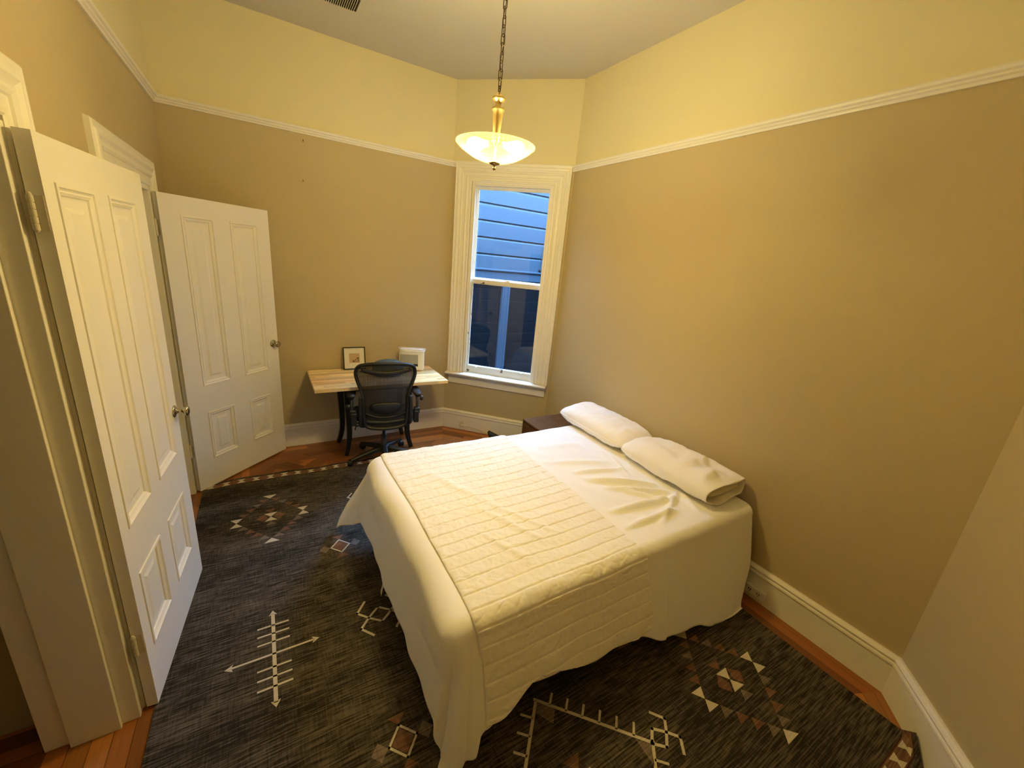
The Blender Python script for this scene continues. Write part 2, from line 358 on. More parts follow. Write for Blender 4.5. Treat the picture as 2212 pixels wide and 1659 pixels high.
# floor: strip border running along the walls, herringbone field inside
def floor_build():
    bm = nb(); col = bm.loops.layers.color.new('tone'); uvl = bm.loops.layers.uv.new('UVMap')
    base = [(.54, .32, .15), (.60, .37, .18), (.47, .27, .12), (.65, .42, .21), (.55, .325, .155)]
    def quad(pts, z=0.0, along=None, tone=None):
        vs = [bm.verts.new((p[0], p[1], z)) for p in pts]
        f = bm.faces.new(vs)
        c = tone or random.choice(base); k = random.uniform(.85, 1.15); off = random.uniform(0, 50)
        al = along or (V(pts[1])-V(pts[0])); al = al.normalized(); pr = V((-al.y, al.x))
        for l in f.loops:
            l[col] = (c[0]*k, c[1]*k, c[2]*k, 1); q = V((l.vert.co.x, l.vert.co.y)); l[uvl].uv = (q.dot(al)+off, q.dot(pr)+off)
        return f
    # dark underlay seen between boards
    g = .0008
    n = len(POLY)
    def inset(d):
        out = []
        for i in range(n):
            p0, p1, p2 = POLY[i-1], POLY[i], POLY[(i+1) % n]
            a = (p1-p0).normalized(); b = (p2-p1).normalized(); na = V((-a.y, a.x)); nb_ = V((-b.y, b.x))
            m = (na+nb_).normalized(); out.append(p1+m*(d/max(.2, m.dot(na))))
        return out
    W = .057; K = 6
    for k in range(K):
        P, Q = inset(k*W+g), inset((k+1)*W-g)
        for i in range(n):
            a0, a1, b0, b1 = P[i], P[(i+1) % n], Q[i], Q[(i+1) % n]
            L = (a1-a0).length; t = 0; d = (a1-a0)/L
            while t < 1-1e-6:
                t2 = min(1, t+random.uniform(.5, 1.1)/L)
                if 1-t2 < .2/L: t2 = 1
                e = g/L if t2 < 1 else 0
                quad([a0.lerp(a1, t), a0.lerp(a1, t2-e), b0.lerp(b1, t2-e), b0.lerp(b1, t)], along=d)
                t = t2
    # herringbone field, clipped by the inner outline
    inner = inset(K*W+g)
    fb = bmesh.new(); fc = fb.loops.layers.color.new('tone'); fu = fb.loops.layers.uv.new('UVMap')
    w_, l_ = .057, .285
    ca, sa = math.cos(PI/4), math.sin(PI/4)
    for i in range(-60, 90):
        for j in range(-16, 20):
            for o in (0, 1):
                if o == 0: x0, y0 = i*w_+j*l_*1.0, i*w_-j*l_; X, Y = l_, w_
                else: x0, y0 = i*w_+l_+j*l_, i*w_-j*l_+w_-l_; X, Y = w_, l_
                pts = [(x0+g, y0+g), (x0+X-g, y0+g), (x0+X-g, y0+Y-g), (x0+g, y0+Y-g)]
                R = [(1.0+p[0]*ca-p[1]*sa, 1.7+p[0]*sa+p[1]*ca) for p in pts]
                cx = sum(p[0] for p in R)/4; cy = sum(p[1] for p in R)/4
                if not (-.6 < cx < 2.6 and -.7 < cy < 4.1): continue
                vs = [fb.verts.new((p[0], p[1], 0)) for p in R]; f = fb.faces.new(vs)
                c = random.choice(base); k = random.uniform(.8, 1.15); off = random.uniform(0, 50)
                al = V((ca, sa)) if o == 0 else V((-sa, ca)); pr = V((-al.y, al.x))
                for l in f.loops:
                    l[fc] = (c[0]*k, c[1]*k, c[2]*k, 1); q = V((l.vert.co.x, l.vert.co.y)); l[fu].uv = (q.dot(al)+off, q.dot(pr)+off)
    for i in range(n):
        p0, p1 = inner[i], inner[(i+1) % n]; d = (p1-p0).normalized()
        bmesh.ops.bisect_plane(fb, geom=fb.verts[:]+fb.edges[:]+fb.faces[:], plane_co=(p0.x, p0.y, 0), plane_no=(d.y, -d.x, 0), clear_outer=True)
    tmp = bpy.data.meshes.new('tmp'); fb.to_mesh(tmp); fb.free(); bm.from_mesh(tmp); bpy.data.meshes.remove(tmp)
    # thresholds and closet floors
    for (ya, yb, xa) in ((.30, 1.80, -2.4), (2.25, 3.55, -1.6)):
        y = ya
        while y < yb-.01:
            y2 = min(yb, y+.057); quad([(xa, y+g), (XL-.25, y+g), (XL-.25, y2-g), (xa, y2-g)]); y = y2
    for (ya, yb) in ((D1A, D1B), (D2A, D2B)):
        x = XL-.25
        while x < XL-.01:
            x2 = min(XL, x+.0625); quad([(x+g, ya), (x+g, yb), (x2-g, yb), (x2-g, ya)], along=V((0, 1))); x = x2
    under = [(-2.5, -.7), (2.6, -.7), (2.6, 4.1), (-2.5, 4.1)]
    f = quad(under, -.012, tone=(.03, .014, .006))
    under = [(-2.5, -.7), (2.6, -.7), (2.6, 4.1), (-2.5, 4.1)]
    f = quad(list(reversed(under)), -.1, tone=(.03, .014, .006))
    for fce in bm.faces:
        if fce.normal.z < 0 and fce.calc_center_median().z > -.05: fce.normal_flip()
    return struct('floor', bm, M_FLOOR, normals=False)
floor_build()

# baseboards and picture rail
def miter(i):
    n = len(POLY); p0, p1, p2 = POLY[i-1], POLY[i], POLY[(i+1) % n]
    a = (p1-p0).normalized(); b = (p2-p1).normalized(); na = V((-a.y, a.x)); nb_ = V((-b.y, b.x))
    m = (na+nb_).normalized(); m = m/m.dot(na); return V((m.x, m.y, 0))
BASEP = [(0, 0), (.020, 0), (.020, .160), (.0175, .163), (.0175, .167), (.026, .169), (.029, .176), (.027, .185), (.021, .190), (.021, .196), (.027, .199), (.028, .206), (.022, .214), (.012, .220), (0, .220)]
RAILP = [(0, -.022), (.012, -.022), (.016, -.012), (.024, -.006), (.024, .002), (.034, .008), (.038, .018), (.034, .026), (.020, .030), (0, .032)]
def run(name, i, prof, z=0, s0=None, s1=None, m=M_TRIM):
    P0, P1 = POLY[i], POLY[(i+1) % len(POLY)]; d = (P1-P0).normalized(); nin = V((-d.y, d.x, 0)); L = (P1-P0).length
    p0 = P0 if s0 is None else P0+d*s0; p1 = P1 if s1 is None else P0+d*s1
    w0 = miter(i) if s0 is None else nin; w1 = miter((i+1) % len(POLY)) if s1 is None else nin
    bm = nb(); sweep(bm, [V((p0.x, p0.y, z)), V((p1.x, p1.y, z))], [w0, w1], V((0, 0, 1)), prof)
    return struct(name, bm, m)
run('baseboard_right', 0, BASEP); run('baseboard_corner', 1, BASEP); run('baseboard_back', 2, BASEP)
run('baseboard_left', 3, BASEP, s1=YB-3.56); run('baseboard_left_middle', 3, BASEP, s0=YB-2.425, s1=YB-1.835)
run('baseboard_front', 4, BASEP); run('baseboard_front_corner', 5, BASEP)
for k, i in enumerate((0, 1, 2, 3, 4, 5)): run('trim_%d' % (k+1), i, RAILP, z=HR)

# ---------------------------------------------------------------- doors
CASP = [(0, 0), (0, .012), (.006, .017), (.014, .017), (.018, .012), (.055, .012), (.060, .018), (.072, .022), (.084, .018), (.092, .020), (.108, .028), (.122, .026), (.128, .020), (.136, .021), (.148, .024), (.156, .018), (.160, 0)]
def casing_u(bm, o, ax, nrm, s0, s1, z0, z1, prof, W=.16, legs=True):
    """inverted U around opening s0..s1, head z1"""
    o = V(o); ax = V(ax); up = V((0, 0, 1)); nrm = V(nrm)
    path = [o+ax*s0+up*z0, o+ax*s0+up*z1, o+ax*s1+up*z1, o+ax*s1+up*z0]
    sweep(bm, path, [-ax, -ax+up, ax+up, ax], nrm, prof)
def door(idx, ya, yb, hinge, ang, panels, knob_z, label):
    root = thing('door_%d' % idx, (XL, yb, 0), kind='structure')
    bm = nb(); casing_u(bm, (XL, 0, 0), (0, 1, 0), (1, 0, 0), ya-.014, yb+.026, 0, DH+.012, CASP, )
    obj('door_casing', bm, M_TRIM, root)
    # jamb with a rebate on the room side and a stop behind it
    bm = nb(); t = .014; x1 = XL+.010; x0 = XL-.25-.004
    for (y0, y1) in ((ya-.015, ya+t), (yb-t, yb+.027)): bx(bm, x0, x1, y0, y1, 0, DH)
    bx(bm, x0, x1, ya, yb, DH-t, DH+.013)
    obj('door_jamb', bm, M_TRIM, root, bevel=.002)
    bm = nb(); t2 = .034
    bx(bm, XL-.182, XL-.042, ya+t-.001, ya+t2, 0, DH-t); bx(bm, XL-.182, XL-.042, yb-t2, yb-t+.001, 0, DH-t); bx(bm, XL-.182, XL-.042, ya+t, yb-t, DH-t2, DH-t+.001)
    obj('door_stop', bm, M_TRIM, root, bevel=.002)
    # leaf in local coordinates: x along width, y into thickness (0 = visible face), z up
    W, T, H0, H1 = .797, .036, .012, 2.070
    hx, hy = hinge
    R = Matrix.Translation((hx, hy, 0)) @ Matrix.Rotation(ang, 4, 'Z')
    bm = nb()
    xs = sorted({0, W, *[p for q in panels for p in q[:2]]}); zs = sorted({H0, H1, *[p for q in panels for p in q[2:]]})
    def inside(xa, xb, za, zb):
        return any(p[0]-1e-6 <= xa and xb <= p[1]+1e-6 and p[2]-1e-6 <= za and zb <= p[3]+1e-6 for p in panels)
    cache = {}
    def vv(x, y, z):
        k = (round(x, 5), round(y, 5), round(z, 5))
        if k not in cache: cache[k] = bm.verts.new((x, y, z))
        return cache[k]
    for y in (0, T):
        for i in range(len(xs)-1):
            for j in range(len(zs)-1):
                if inside(xs[i], xs[i+1], zs[j], zs[j+1]): continue
                bm.faces.new((vv(xs[i], y, zs[j]), vv(xs[i+1], y, zs[j]), vv(xs[i+1], y, zs[j+1]), vv(xs[i], y, zs[j+1])))
    for j in range(len(zs)-1):
        for x in (0, W): bm.faces.new((vv(x, 0, zs[j]), vv(x, T, zs[j]), vv(x, T, zs[j+1]), vv(x, 0, zs[j+1])))
    for i in range(len(xs)-1):
        for z in (H0, H1): bm.faces.new((vv(xs[i], 0, z), vv(xs[i+1], 0, z), vv(xs[i+1], T, z), vv(xs[i], T, z)))
    bmesh.ops.transform(bm, matrix=R, verts=bm.verts)
    leaf = obj('door_leaf', bm, M_DOOR, root)
    # panels: bolection moulding stepping down to a raised field
    steps = [(0, 0), (.001, -.004), (.010, -.005), (.013, -.0005), (.018, .0035), (.022, .0005), (.031, .005), (.034, .010), (.040, .011), (.062, .011), (.067, .0095), (.078, .0055), (.080, .0055)]
    for q in panels:
        bm = nb()
        for y, sg in ((0, 1), (T, -1)):
            rings = []
            for d, dep in steps:
                x0, x1, z0, z1 = q[0]+d, q[1]-d, q[2]+d, q[3]-d
                rings.append([bm.verts.new((px, y+sg*dep, pz)) for px, pz in ((x0, z0), (x1, z0), (x1, z1), (x0, z1))])
            ring_faces(bm, rings, True, False, True)
        bmesh.ops.transform(bm, matrix=R, verts=bm.verts)
        obj('door_panel', bm, M_DOOR, leaf)
    # knobs both sides
    for y, s in ((0, -1), (T, 1)):
        bm = nb(); ax = (R.to_3x3() @ V((0, s, 0)))
        lathe(bm, R @ V((.748, y, knob_z)), [(.0, 0), (.030, .0), (.031, .003), (.027, .006), (.016, .009), (.010, .013), (.008, .020), (.008, .032), (.014, .036), (.022, .041), (.026, .048), (.025, .055), (.018, .060), (.006, .062), (0, .062)], 28, ax)
        obj('door_knob', bm, M_KNOB, leaf, smooth=True)
    # hinges: knuckles painted over, with their leaf plates
    for z in ((1.865, .335, 1.05) if idx == 3 else (1.865, .335)):
        bm = nb(); kx = R @ V((-.010, T*.75, 0))
        prof = []
        for i in range(5):
            a = z-.045+i*.018
            prof += [(.0075, a), (.0075, a+.016), (.0055, a+.0165), (.0055, a+.0178)]
        prof = [(0, z-.052), (.004, z-.050), (.006, z-.046)]+prof+[(.006, z+.046), (.004, z+.051), (0, z+.053)]
        lathe(bm, (kx.x, kx.y, 0), prof, 14)
        pl = nb(); box(pl, (-.0012, T*.5, z), (.002, T*.8, .09)); bmesh.ops.transform(pl, matrix=R, verts=pl.verts)
        tmp = bpy.data.meshes.new('t'); pl.to_mesh(tmp); pl.free(); bm.from_mesh(tmp); bpy.data.meshes.remove(tmp)
        obj('hinge', bm, M_HINGE, leaf)
    return root
door(1, D1A, D1B, (-.489, 1.682), math.radians(84.87), [(.062, .307, .800, 1.952), (.418, .682, .800, 1.952), (.066, .306, .250, .600), (.423, .674, .250, .590)], 1.0, '')
door(2, D2A, D2B, (-.509, 3.390), math.radians(42.99), [(.124, .342, .800, 1.954), (.463, .690, .800, 1.954), (.129, .343, .228, .602), (.476, .682, .228, .592)], 1.018, '')

# ---------------------------------------------------------------- window in the corner wall
win = thing('window_1', (B.x, B.y, 0), kind='structure')
WX = V((1, -1, 0)).normalized(); WO = V((1, 1, 0)).normalized(); OB = V((B.x, B.y, 0)); UP = V((0, 0, 1))
def wbox(bm, s0, s1, o0, o1, z0, z1):
    R = Matrix((WX, WO, UP)).transposed()
    c = OB+WX*((s0+s1)/2)+WO*((o0+o1)/2)+UP*((z0+z1)/2)
    return box(bm, c, (s1-s0, o1-o0, z1-z0), R)
WCAS = [(0, 0), (0, .010), (.006, .016), (.012, .016), (.016, .011), (.030, .011), (.034, .018), (.042, .021), (.050, .018), (.054, .013), (.078, .013), (.083, .022), (.092, .025), (.100, .020), (.106, .022), (.118, .032), (.130, .034), (.138, .030), (.142, .036), (.154, .038), (.158, .030), (.158, 0)]
bm = nb(); casing_u(bm, OB, WX, -WO, WS0-.010, WS1+.002, .668, WZ1-.002, WCAS, )
obj('window_casing', bm, M_TRIM, win)
bm = nb()
wbox(bm, WS0-.002, WS0+.016, -.002, .107, WZ0, WZ1); wbox(bm, WS1-.016, WS1+.002, -.002, .107, WZ0, WZ1); wbox(bm, WS0, WS1, -.002, .107, WZ1-.018, WZ1+.002); wbox(bm, WS0, WS1,   .02, .13, WZ0-.002, WZ0+.022)
obj('window_jamb', bm, M_TRIM, win)
bm = nb()
for (a, b) in ((WS0+.016, WS0+.030), (WS1-.030, WS1-.016)): wbox(bm, a, b, .002, .016, .668, WZ1-.018)
wbox(bm, WS0+.016, WS1-.016, .002, .016, WZ1-.032, WZ1-.018)
obj('window_stop', bm, M_TRIM, win, bevel=.003)
# stool and apron
bm = nb(); sec = [(-.070, .640), (-.077, .645), (-.080, .652), (-.076, .660), (-.068, .664), (.03, .668), (.03, .636), (-.064, .636)]
a0, a1 = .028, 1.138
rings = [[bm.verts.new(OB+WX*(s+(0.015 if (s == a0) else -.015)*0)+WO*o+UP*z) for o, z in sec] for s in (a0, a1)]
ring_faces(bm, rings); obj('window_stool', bm, M_CHIP, win, bevel=.002)
bm = nb(); sec = [(0, .636), (-.030, .636), (-.034, .630), (-.030, .622), (-.020, .614), (-.018, .604), (-.018, .540), (-.012, .532), (0, .530)]
rings = [[bm.verts.new(OB+WX*s+WO*o+UP*z) for o, z in sec] for s in (.052, 1.125)]
ring_faces(bm, rings); obj('window_apron', bm, M_TRIM, win)
def sash(name, o0, o1, z0, z1, gl, lockside=None):
    """gl: glass s0,s1,z0,z1"""
    bm = nb(); s0, s1 = WS0+.016, WS1-.016; g0, g1, h0, h1 = gl
    wbox(bm, s0, g0, o0, o1, z0, z1); wbox(bm, g1, s1, o0, o1, z0, z1); wbox(bm, g0, g1, o0, o1, z0, h0); wbox(bm, g0, g1, o0, o1, h1, z1)
    # putty bead around the glass
    for q in ((g0, g0+.007, h0, h1), (g1-.007, g1, h0, h1), (g0, g1, h0, h0+.007), (g0, g1, h1-.007, h1)): wbox(bm, q[0], q[1], o0+.010, o1-.008, q[2], q[3])
    o = obj(name, bm, M_CHIP if name == 'lower_sash' else M_TRIM, win, bevel=.0015)
    om = (o0+o1)/2; pm = nb(); wbox(pm, g0, g1, om-.0015, om+.0015, h0, h1); obj('window_pane', pm, M_GLASS, o)
    return o
us = sash('upper_sash', .072, .104, 1.640, 2.542, (.238, .952, 1.668, 2.512))
ls = sash('lower_sash', .034, .066, .668, 1.660, (.243, .957, .745, 1.620))
bm = nb(); wbox(bm, .585, .635, .036, .060, 1.659, 1.668); lathe(bm, OB+WX*.61+WO*.05+UP*1.667, [(0, 0), (.012, 0), (.012, .008), (.005, .012), (0, .012)], 14); wbox(bm, .61, .648, .044, .054, 1.672, 1.679)
obj('sash_lock', bm, M_TRIM, ls)
for s in (.345, .845):
    bm = nb(); lathe(bm, OB+WX*s+WO*.034+UP*.738, [(0, 0), (.010, 0), (.006, .006), (.009, .016), (.006, .020), (0, .021)], 14, -WO); obj('sash_lift', bm, M_WHITEP, ls, smooth=True)

# ---------------------------------------------------------------- exterior seen through the glass
YN = 5.2
nbld = thing('neighboring_building', (3.2, YN, -3.0), 'pale painted clapboard side of the house next door, outside the window', 'building')
bm = nb(); zg = [1.7345+.2136*k for k in range(7)]
def siding(bm, x0, x1, y, zs, out=-1, ztop=None):
    for a, b in zip(zs[:-1], zs[1:]):
        sec = [(0, a), (0.0, b-.040), (.004, b-.034), (.012, b-.022), (.016, b-.008), (.016, b-.001), (0, b)]
        sec = [(0, a), (0, b-.036), (.010, b-.028), (.017, b-.014), (.019, b-.003), (.019, b), ]
        for (d0, z0), (d1, z1) in zip(sec[:-1], sec[1:]):
            bm.faces.new([bm.verts.new(p) for p in ((x0, y-out*d0, z0), (x1, y-out*d0, z0), (x1, y-out*d1, z1), (x0, y-out*d1, z1))])
        bm.faces.new([bm.verts.new(p) for p in ((x0, y-out*.019, b), (x1, y-out*.019, b), (x1, y, b), (x0, y, b))])
siding(bm, -3, 6.5, YN, zg)
zl = [1.7345-.2136*k for k in range(22)][::-1]
siding(bm, -3, 1.5, YN, zl); siding(bm, 4.4, 6.5, YN, zl)
siding(bm, 1.5, 4.4, YN, [z for z in zl if z < -.15])
bx(bm, -3, 6.5, YN+.03, YN+.2, -3, zg[-1])
obj('siding', bm, M_SIDING, nbld, normals=False)
bm = nb()
bx(bm, 1.4, 4.5, YN-.045, YN+.02, 1.603, 1.7345); bx(bm, 1.35, 4.55, YN-.06, YN+.02, 1.722, 1.745)
bx(bm, 2.964, 3.088, YN-.03, YN+.03, -.15, 1.603); bx(bm, 2.992, 2.999, YN-.036, YN-.03, -.15, 1.603); bx(bm, 3.053, 3.060, YN-.036, YN-.03, -.15, 1.603)
bx(bm, 4.34, 4.44, YN-.03, YN+.03, -.15, 1.603); bx(bm, 1.4, 1.5, YN-.03, YN+.03, -.15, 1.603)
bx(bm, 1.4, 4.5, YN-.07, YN+.03, -.22, -.15)
obj('window_frame', bm, M_NTRIM, nbld, bevel=.003)
bm = nb(); bx(bm, 1.5, 2.964, YN+.018, YN+.026, -.15, 1.603); obj('window_pane', bm, M_DGLASS, nbld)
bm = nb(); bx(bm, 3.088, 4.34, YN+.018, YN+.026, -.15, 1.603); obj('window_pane', bm, M_DGLASS, nbld)
# cable clipped to the siding at the right
bm = nb(); P = bez([(3.72, YN-.02, 2.6), (3.64, YN-.02, 2.21), (3.60, YN-.02, 2.04), (3.583, YN-.022, 1.92), (3.59, YN-.03, 1.80), (3.605, YN-.070, 1.70), (3.625, YN-.070, 1.60), (3.63, YN-.055, 1.45)], 8)
tube(bm, P, .006, 6); cb = obj('utility_cable', bm, M_DARK, base=(3.55, YN-.03, 1.5)); tag(cb, 'thin dark cable looping down the pale siding outside the window', 'cable')
bm = nb(); bx(bm, 3.568, 3.628, YN-.042, YN+.0, 1.768, 1.790); cc = obj('cable_clip', bm, M_DARK, cb)
# outside of our own house (what the neighbour's panes mirror)
bm = nb(); sz = [-3+.2*k for k in range(34)]
siding(bm, -3, 1.60, YB+.19, sz, out=1)
bx(bm, -3, 1.60, YB+.165, YB+.185, -3, 3.6)
siding(bm, 2.95, 9, 3.90, sz[:32], out=1)
bx(bm, 2.95, 9, 3.70, 3.895, -3, 3.2)
struct('wall_exterior_back', bm, M_SIDED, normals=False)
bm = nb(); bx(bm, -3.2, 9, 2.0, 9, -3.1, -3.0); struct('ground_outside', bm, M_GROUND)
bm = nb(); bx(bm, 6.5, 6.6, 3.7, 5.4, -3, 3.2); bx(bm, -3.1, -3.0, 4.0, 5.4, -3, 3.2); bx(bm, 2.95, 3.05, 3.0, 3.7, -3, 3.2); bx(bm, 2.60, 3.0, 2.9, 3.0, -3, 3.4)  # unseen walls added to keep low sky light out of the gap
struct('wall_exterior_end', bm, M_SIDED)

# ---------------------------------------------------------------- rug
RX0, RX1, RY0, RY1 = -.500, 2.305, .020, 3.485
def rug_h(x, y):
    h = 0
    if y > 3.25:
        t = min(1, (y-3.25)/.2); h += t*t*(.012*max(0, math.sin((x+.45)*5.2))*math.exp(-((x+.05)/.5)**2)+.004*(1+math.sin(x*17)))
    return h
def RP(x, y, dz=0):
    h = rug_h(x, y); k = (x-2.473)*(-.6563)+(y-.228)*.7544     # inward distance from the front corner wall
    if k < .032:
        e = .032-k; x -= .6563*e; y += .7544*e; h += e
    return (x, y, .007+dz+h)
rug = None
bm = nb(); nx, ny = 90, 110
gv = [[bm.verts.new(RP(RX0+(RX1-RX0)*i/nx, RY0+(RY1-RY0)*j/ny)) for j in range(ny+1)] for i in range(nx+1)]
for i in range(nx):
    for j in range(ny): bm.faces.new((gv[i][j], gv[i+1][j], gv[i+1][j+1], gv[i][j+1]))
edge = [gv[i][0] for i in range(nx+1)]+[gv[nx][j] for j in range(1, ny+1)]+[gv[i][ny] for i in range(nx-1, -1, -1)]+[gv[0][j] for j in range(ny-1, 0, -1)]
low = [bm.verts.new((v.co.x, v.co.y, max(.0008, v.co.z-.0065))) for v in edge]
for i in range(len(edge)): bm.faces.new((edge[i], low[i], low[(i+1) % len(low)], edge[(i+1) % len(edge)]))
K = .0012
def poly(pts, mi, dz=K):
    # subdivide long shapes so that they follow the rug surface
    f = bm.faces.new([bm.verts.new(RP(p[0], p[1], dz)) for p in pts]); f.material_index = mi; return f
def tri(cx, cy, w, h, mi):   # base centre offset: apex at (cx,cy), base at cy+h
    poly([(cx, cy), (cx+w/2, cy+h), (cx-w/2, cy+h)], mi)
def bowtie(cx, cy, w, h, mi): tri(cx, cy, w, h, mi); tri(cx, cy, w, -h, mi)
def stroke(p, q, w, mi=1):
    p = V(p); q = V(q); d = (q-p).normalized(); n = V((-d.y, d.x))*w/2
    poly([p-n, q-n, q+n, p+n], mi)
def path(pts, w, mi=1):
    for p, q in zip(pts[:-1], pts[1:]):
        p = V(p); q = V(q); d = (q-p).normalized()*w/2; stroke(p-d, q+d, w, mi)
def diamond_motif(cx, cy):
    hw, hh = .2, .245
    tri(cx, cy+hh, .088, .046, 1); tri(cx, cy-hh, .088, -.044, 1)
    for s in (-1, 1):
        bowtie(cx+s*hw, cy, .070, .047, 1)
        for k in range(1, 5):
            t = k/5
            for u in (1, -1): tri(cx+s*hw*t, cy+u*hh*(1-t)+u*.002, .066, u*.044, 2 if (k+u) % 3 else 3)
    bowtie(cx, cy, .078, .048, 1)
    tri(cx, cy+.052, .070, .044, 2); tri(cx, cy-.052, .070, -.044, 3)
    for s in (-1, 1): poly([(cx+s*.036, cy+.046), (cx+s*.088, cy+.004), (cx+s*.050, cy-.044), (cx+s*.020, cy-.010)][::s], 2)
def arrow_motif(cx, cy):
    def arrow(dx, dy, L, w):
        p = V((cx, cy)); d = V((dx, dy)); n = V((-dy, dx)); e = p+d*L
        stroke(p, e-d*.022, w); poly([e, e-d*.032+n*.019, e-d*.026, e-d*.032-n*.019], 1)
    arrow(0, 1, .268, .016); arrow(0, -1, .268, .016); arrow(1, 0, .192, .010); arrow(-1, 0, .192, .010)
    for dy in (.171, .120, .070, -.070, -.119, -.168): stroke((cx-.068, cy+dy), (cx+.068, cy+dy), .009)
def small_diamond(cx, cy, vertical=True):
    r, q = .055, .062
    path([(cx-r, cy), (cx, cy+q), (cx+r, cy), (cx, cy-q), (cx-r, cy)], .009)
    poly([(cx-r+.011, cy), (cx, cy-q+.012), (cx+r-.011, cy), (cx, cy+q-.012)], 2)
    for s in (-1, 1):
        poly([(cx+s*(r+.004), cy), (cx+s*(r+.036), cy+.036), (cx+s*(r+.068), cy), (cx+s*(r+.036), cy-.036)], 3)
        poly([(cx, cy+s*(q+.004)), (cx+.036, cy+s*(q+.042)), (cx-.036, cy+s*(q+.042))], 2)
def link_motif(cx, cy, k=1.0, sides=(-1, 1), w=.012):
    L, T = .058*k, .050*k
    path([(cx-L, cy), (cx, cy+T), (cx+L, cy), (cx, cy-T), (cx-L, cy)], w)
    for s in sides:
        x = cx+s*L
        for u in (1, -1):
            path([(x, cy), (x+s*.048*k, cy+u*.052*k), (x+s*0, cy+u*.112*k)], w)
def medallion(cx, cy, top=True, bottom=True):
    Hx, Hy = .34, .365; T, R_, Bm, L = V((cx, cy+Hy)), V((cx+Hx, cy)), V((cx, cy-Hy)), V((cx-Hx, cy))
    w = .013
    for P, Q in ((T, R_), (R_, Bm), (Bm, L), (L, T)):
        if min(P.y, Q.y) < RY0+.12: continue
        d = (Q-P).normalized(); n = V((-d.y, d.x)); stroke(P-d*.012, Q, w)
        m = (P+Q)/2-V((cx, cy)); n = n if n.dot(m) > 0 else -n
        for k in range(6): c = P+d*(.062+.072*k); stroke(c, c+n*.056, .010)
    stroke(T, T+V((0, .0)), .01) if False else None
    for s in (-1, 1): link_motif(cx+s*(Hx+.04), cy, .78, (s,))
    poly([(cx, cy+Hy-.012), (cx+.055, cy+Hy-.068), (cx+.012, cy+Hy-.115), (cx-.03, cy+Hy-.045)], 3)
    for s in (-1, 1): poly([(cx+s*(Hx-.012), cy), (cx+s*(Hx-.055), cy+.045), (cx+s*(Hx-.06), cy-.06)][::s], 3)
    bowtie(cx, cy, .10, .06, 1); tri(cx, cy+.07, .08, .05, 2); tri(cx, cy-.07, .08, -.05, 2)
for cx in (-.071, 1.808):
    for cy in (2.867, .629): diamond_motif(cx, cy)
    arrow_motif(cx-.010 if cx < 0 else cx+.01, 1.725)
for cx in (.305, 1.50): small_diamond(cx, 2.368)
for cx in (.343, 1.46): small_diamond(cx, 1.099)
link_motif(.405, 1.735, 1.0); link_motif(1.40, 1.735, 1.0)
medallion(.902, .620); medallion(.902, 2.870)
# end bands
for (yc, sg) in ((3.432, 1), (.082, -1)):
    N = 60
    def strip(y0, y1, mi, dz):
        for i in range(N):
            a = RX0+(RX1-RX0)*i/N; b = RX0+(RX1-RX0)*(i+1)/N; poly([(a, y0), (b, y0), (b, y1), (a, y1)], mi, dz)
    strip(yc-.026, yc+.026, 2, K*.6); strip(yc-.031, yc-.026, 4, K*.7); strip(yc+.026, yc+.031, 4, K*.7)
    x = RX0+.045+(0.0 if sg > 0 else .02)
    while x < RX1-.03:
        y = yc
        for s in (-1, 1):
            poly([(x-.008, y), (x+.008, y), (x+.028, y+s*.022), (x-.028, y+s*.022)][::s], 1, K*1.2)
        x += .0985
rug = obj('area_rug', bm, [M_RUG, M_RUGW, M_RUGB, M_RUGT, M_RUGR], base=((RX0+RX1)/2, (RY0+RY1)/2, 0), normals=False)
for p in rug.data.polygons:
    pass
tag(rug, 'charcoal area rug with cream arrows and rust diamonds under the bed', 'rug')

# ---------------------------------------------------------------- bed
bed = thing('bed', (1.45, 1.70, 0), 'low double bed standing on the rug, its head against the right wall', 'bed')
bm = nb(); bx(bm, .62, 2.42, 1.09, 2.30, .20, .26); obj('bed_base', bm, M_BLACK, bed, bevel=.01)
bm = nb(); bx(bm, .58, 2.44, 1.055, 2.33, .26, .575); obj('mattress', bm, M_MATT, bed, bevel=.04, seg=4)
for x in (.68, 2.36):
    for y in (1.14, 2.25):
        bm = nb(); lathe(bm, (x, y, 0.009), [(.02, 0), (.02, .192)], 12); obj('leg', bm, M_BLACK, bed)

TOP = .600
IX0, IX1, IY0, IY1 = .575, 2.385, 1.045, 2.345
def ridge(x, y, p, q, w):
    p = V(p); q = V(q); d = q-p; L = d.length; d /= L; t = (V((x, y))-p).dot(d)/L; n = V((-d.y, d.x)); e = (V((x, y))-p).dot(n)
    if t < -.2 or t > 1.2: return 0
    return math.exp(-(e/w)**2)*math.exp(-(max(0, -t, t-1)/.12)**2)*max(0, math.sin(PI*min(1, max(0, t))))**.5
RID = [((1.62, 1.62), (2.02, 1.38), .022, .014), ((1.66, 1.50), (2.06, 1.28), .018, .011), ((1.52, 1.30), (2.00, 1.24), .020, .012), ((1.60, 1.72), (1.98, 1.62), .02, .008),
       ((1.50, 1.16), (1.92, 1.16), .016, .009), ((1.75, 1.44), (1.93, 1.22), .016, .010), ((1.50, 1.90), (1.96, 1.74), .03, .006), ((1.70, 1.10), (2.10, 1.30), .018, .008), ((1.9, 1.5), (2.05, 1.9), .025, .006),
       ((2.0, 1.08), (2.1, 1.28), .02, .006), ((1.6, 2.1), (1.95, 2.05), .04, .005)]
